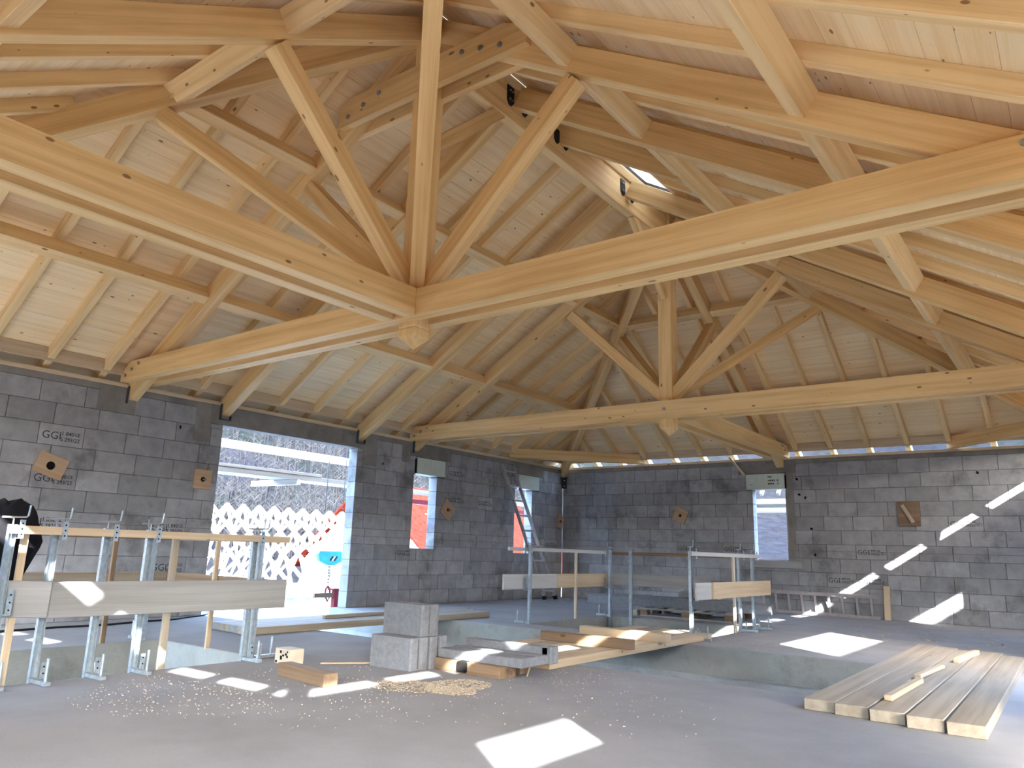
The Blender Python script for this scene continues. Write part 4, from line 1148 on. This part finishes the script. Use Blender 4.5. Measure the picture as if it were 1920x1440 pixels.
for x in (4.28, 4.62):
    tag(timber('rafter_tail', (x, 0.9, 2.25), (x, 1.2, 2.62), 0.06, 0.07, 'white_timber'), '%s white rafter tail outside top of far window' % ('left' if x < 4.5 else 'right'), 'rafter')
# hook block of a crane
def crane_hook():
    e = empty('crane_hook', (-0.6, -6.1, 0.5))
    poly = [(-0.23, 0.86), (-0.2, 0.92), (0.2, 0.92), (0.23, 0.86), (0.2, 0.76), (0.06, 0.69), (-0.06, 0.69), (-0.2, 0.76)]
    mw = Matrix.Translation((-0.6, -6.13, -0.05)) @ Matrix.Rotation(math.radians(70), 4, 'Z')
    bdy = prism('hook_block', poly, 0.14, mw, 'turq', e)
    for k in (0, 1, 2):
        link('warning_stripe', mat_box('ink' if k % 2 == 0 else 'white_plastic', 0.028, 0.004, 0.085, 0.0), None, bdy, mw @ Matrix.Translation((0.0+0.035*k, -0.072, 0.80)) @ Matrix.Rotation(0.6, 4, 'Y'))
    for dx in (-0.16, 0.16): rod('rope', mw @ Vector((dx, 0, 0.9)), mw @ Vector((dx*0.8, 0, 6.0)), 0.006, 'grey_steel', e)
    z = 0.64
    for k in range(7):
        ring = [(0.022*math.cos(t_), 0, 0.035*math.sin(t_)) for t_ in [2*math.pi*i/10 for i in range(11)]]
        link('chain_link', tube_mesh(ring, 0.007, 5), 'grey_steel', e, Matrix.Translation((-0.6, -6.13, z-0.05*k)) @ Matrix.Rotation(math.pi/2*(k % 2), 4, 'Z'))
    link('shackle', tube_mesh([(-0.6, -6.13, 0.30), (-0.6, -6.17, 0.26), (-0.6, -6.18, 0.16), (-0.6, -6.12, 0.06), (-0.6, -6.07, 0.14), (-0.6, -6.09, 0.26), (-0.6, -6.13, 0.30)], 0.016), 'red', e)
    tag(e, 'turquoise crane hook block with chain and red shackle outside', 'crane hook')
crane_hook()
e = empty('red_prop', (-0.55, -5.85, -1.2))
aabox('tube', -0.58, -0.5, -6.06, -5.95, -1.2, 0.26, 'red', e)
aabox('head_plate', -0.62, -0.46, -6.12, -5.89, 0.24, 0.27, 'red', e)
aabox('cross_bar', -0.57, -0.52, -6.45, -6.0, 0.13, 0.2, 'brown_board', e)
tag(e, 'red steel prop standing outside by right jamb of big opening', 'prop')

# neighbouring building: low roof deck with a row of small trusses
deck = empty('roof_deck', (-5.5, -4, -0.4))
for k in range(11):
    x = -1.6 - 0.25*k
    aabox('deck_plank', x-0.24, x, -10.5, 4.0, -0.43, -0.38, 'yellowgrey', deck)
tag(deck, 'pale planked deck of the building outside the big opening', 'deck')
tag(aabox('membrane', -1.6, -1.2, -10.5, 3.0, -0.5, -0.30, 'bluefilm'), 'blue film along the edge of the deck outside', 'film')
tag(aabox('membrane', -4.6, -4.35, -10.5, 3.0, -0.5, -0.15, 'bluefilm'), 'blue film upstand at far edge of deck outside', 'film')
def ftruss(y, label):
    e = empty('small_truss', (-6, y, 0)); ax, az = -6.0, 1.82; hs = 3.2; zb = -0.23
    w = 0.07; t_ = 0.045
    def m_(n_, a, b, ww=0.06): timber(n_, (a[0], y, a[1]), (b[0], y, b[1]), t_, ww, 'white_timber', (0, 0, 1) if abs(a[0]-b[0]) > 0.01 else (1, 0, 0), e)
    m_('bottom_chord', (ax-hs-0.15, zb), (ax+hs+0.15, zb), 0.08)
    m_('top_chord', (ax-hs-0.25, zb-0.2), (ax, az), 0.075); m_('top_chord', (ax+hs+0.25, zb-0.2), (ax, az), 0.075)
    m_('web', (ax, az), (ax-1.1, zb)); m_('web', (ax, az), (ax+1.1, zb))
    m_('web', (ax+1.6, 0.8), (ax+1.1, zb))
    tag(e, label, 'truss', 'row of small trusses outside')
for k in range(13):
    ftruss(-6.4 + 0.42*k, 'small pale roof truss outside the opening, %s from the left' % ORD[k])

# houses and land
def house(x, y, z, lx, ly, h, rh, rot, roof, label, wall='render'):
    e = empty('house', (x, y, z)); R_ = Matrix.Translation((x, y, z)) @ Matrix.Rotation(rot, 4, 'Z')
    link('walls', prismless(lx, ly, h, rh), wall, e, R_)
    sl = math.hypot(ly/2+0.4, rh*(1+0.8/ly))
    for sg in (-1, 1):
        a0 = Vector((0, sg*(ly/2+0.4), h-rh*0.8/ly)); a1 = Vector((0, 0, h+rh))
        mid = (a0+a1)/2; v = (a1-a0).normalized(); nn = Vector((1, 0, 0)).cross(v)
        if nn.z < 0: nn = -nn
        n_ = 14
        for k in range(n_):
            c = a0.lerp(a1, (k+0.5)/n_) + nn*(0.08)
            xax = Vector((1, 0, 0)); mm = Matrix((xax, nn.cross(xax), nn)).transposed().to_4x4(); mm = Matrix.Rotation(0, 4, 'X') @ mm; mm.translation = c
            tilt = Matrix.Rotation(math.radians(3), 4, 'X')
            link('tile_course', mat_box(roof, lx+0.8, (a1-a0).length/n_*1.04, 0.07, 0.0), None, e, R_ @ mm @ tilt)
    aabox_m = R_ @ Matrix.Translation((lx*0.2, ly*0.12, h+rh*0.95))
    link('chimney', mat_box(wall, 0.5, 0.5, 1.4, 0.0), None, e, aabox_m)
    for k in (-1, 1):
        link('window', mat_box('bluegrey', 0.05, 0.9, 1.1, 0.0), None, e, R_ @ Matrix.Translation((lx/2+0.01, k*ly*0.22, h*0.55)))
        link('window', mat_box('bluegrey', 0.9, 0.05, 1.1, 0.0), None, e, R_ @ Matrix.Translation((k*lx*0.22, -ly/2-0.01, h*0.55)))
    tag(e, label, 'house'); return e, R_
def prismless(lx, ly, h, rh):
    V = [(-lx/2, -ly/2, 0), (lx/2, -ly/2, 0), (lx/2, ly/2, 0), (-lx/2, ly/2, 0), (-lx/2, -ly/2, h), (lx/2, -ly/2, h), (lx/2, ly/2, h), (-lx/2, ly/2, h), (-lx/2, 0, h+rh), (lx/2, 0, h+rh)]
    F = [(3, 2, 1, 0), (0, 1, 5, 4), (2, 3, 7, 6), (1, 2, 6, 9, 5), (3, 0, 4, 8, 7), (4, 5, 9, 8), (6, 7, 8, 9)]
    return mesh_from('walls', V, F)
house(-73, 66, -4.0, 8, 7, 6.6, 3.0, math.radians(-45), 'bluegrey', 'far white house with slate gable seen through big opening')
house(-43, 43, -4.0, 10, 9, 4.6, 3.2, math.radians(20), 'redroof', 'red roofed house beyond the small trusses', 'bluegrey')
h_, R_ = house(-12.2, 9.5, -4.5, 8.5, 7.5, 4.9, 2.9, math.radians(90), 'redroof', 'neighbouring red roofed house seen through the narrow windows')
link('roof_light', mat_box('bluegrey', 0.7, 0.9, 0.06, 0.0), None, h_, R_ @ Matrix.Translation((-2.4, -1.75, 6.55)) @ Matrix.Rotation(math.atan(2.9/3.75), 4, 'X'))
for k, (z, m_) in enumerate(((2.05, 'plank'), (1.86, 'red'))):
    tag(timber('eave_beam', (-1.0, -4.6, z), (-1.0, 0.6, z), 0.07, 0.09, m_), '%s beam outside the narrow windows' % ('brown' if k == 0 else 'red'), 'beam')
# terrain
def terrain():
    V = []; F = []; NA, NR = 150, 40
    for i in range(NR+1):
        r = 14 + (620-14)*(i/NR)**1.6
        for j in range(NA+1):
            a = math.radians(40) + math.radians(360)*j/NA
            x, y = r*math.cos(a), r*math.sin(a) - 5
            h = -4.2
            if r > 105:
                t_ = (r-105)/320; h += (150 if a < math.radians(230) else 75)*min(1, t_)**1.15 * (0.85+0.2*math.sin(a*5+1)+0.08*math.sin(a*17))  # unseen hills behind the viewer are added lower, to block low sky
            h += 1.5*math.sin(x*0.05)*math.cos(y*0.043)*(r > 90)
            V.append((x, y, h))
    for i in range(NR):
        for j in range(NA):
            a = i*(NA+1)+j; F.append((a, a+1, a+NA+2, a+NA+1))
    me = mesh_from('hillside', V, F)
    for p in me.polygons: p.use_smooth = True
    if me.polygons[0].normal.z < 0: me.flip_normals()
    tag(link('hillside', me, 'hill'), kind='structure')
    def hz(x, y):
        r = math.hypot(x, y+5); a = math.atan2(y+5, x)
        if a < 0: a += 2*math.pi
        h = -4.2
        if r > 105: h += 150*min(1, (r-105)/320)**1.15*(0.85+0.2*math.sin(a*5+1)+0.08*math.sin(a*17))
        return h
    rnd = random.Random(8); V = []; F = []
    for i in range(4200):
        a = math.radians(rnd.uniform(121, 170)); r = 118 + 260*rnd.random()**1.3
        x, y = r*math.cos(a), r*math.sin(a)-5; z = hz(x, y)-0.5; h = rnd.uniform(5, 11); w = rnd.uniform(0.10, 0.28)
        o = len(V); V += [(x-w, y, z), (x+w, y, z), (x, y+w, z), (x, y, z+h)]
        F += [(o, o+1, o+3), (o+1, o+2, o+3), (o+2, o, o+3)]
        for k in range(5):
            t_ = rnd.uniform(0.35, 0.9); b_ = rnd.uniform(0, 6.28); ln = h*(1.05-t_)*0.5; o = len(V); zz = z+h*t_
            V += [(x, y, zz-0.12), (x, y, zz+0.12), (x+0.1, y+0.1, zz), (x+ln*math.cos(b_), y+ln*math.sin(b_), zz+ln*0.8)]
            F += [(o, o+1, o+3), (o+1, o+2, o+3), (o+2, o, o+3)]
    me = bpy.data.meshes.new('bare_trees'); me.from_pydata(V, [], F); me.update()
    tag(link('bare_trees', me, 'trunk'), 'bare winter trees covering the hillside outside', 'trees', kind='stuff')
    tag(link('ground', boxes_mesh('ground', [(-120, 90, -110, 130, -4.6, -4.4)]), 'ground'), kind='structure')
    # evergreen beyond the trusses
    e = empty('evergreen_tree', (-78, 69, -4.2))
    rod('trunk', (-78, 69, -4.4), (-78, 69, 2), 0.4, 'trunk', e)
    bm = bmesh.new()
    for k in range(60):
        a = rnd.uniform(0, 6.28); r = rnd.random()**.5*2.2; zz = rnd.uniform(-1, 9)
        r *= 1-0.07*(zz+1)
        mtx = Matrix.Translation((-78+r*math.cos(a), 69+r*math.sin(a), zz)) @ Matrix.Scale(rnd.uniform(0.7, 1.4), 4)
        bmesh.ops.create_icosphere(bm, subdivisions=1, radius=1.0, matrix=mtx)
    me = bpy.data.meshes.new('crown'); bm.to_mesh(me); bm.free(); link('crown', me, 'ever', e)
    tag(e, 'green evergreen tree behind the small trusses', 'tree')
terrain()
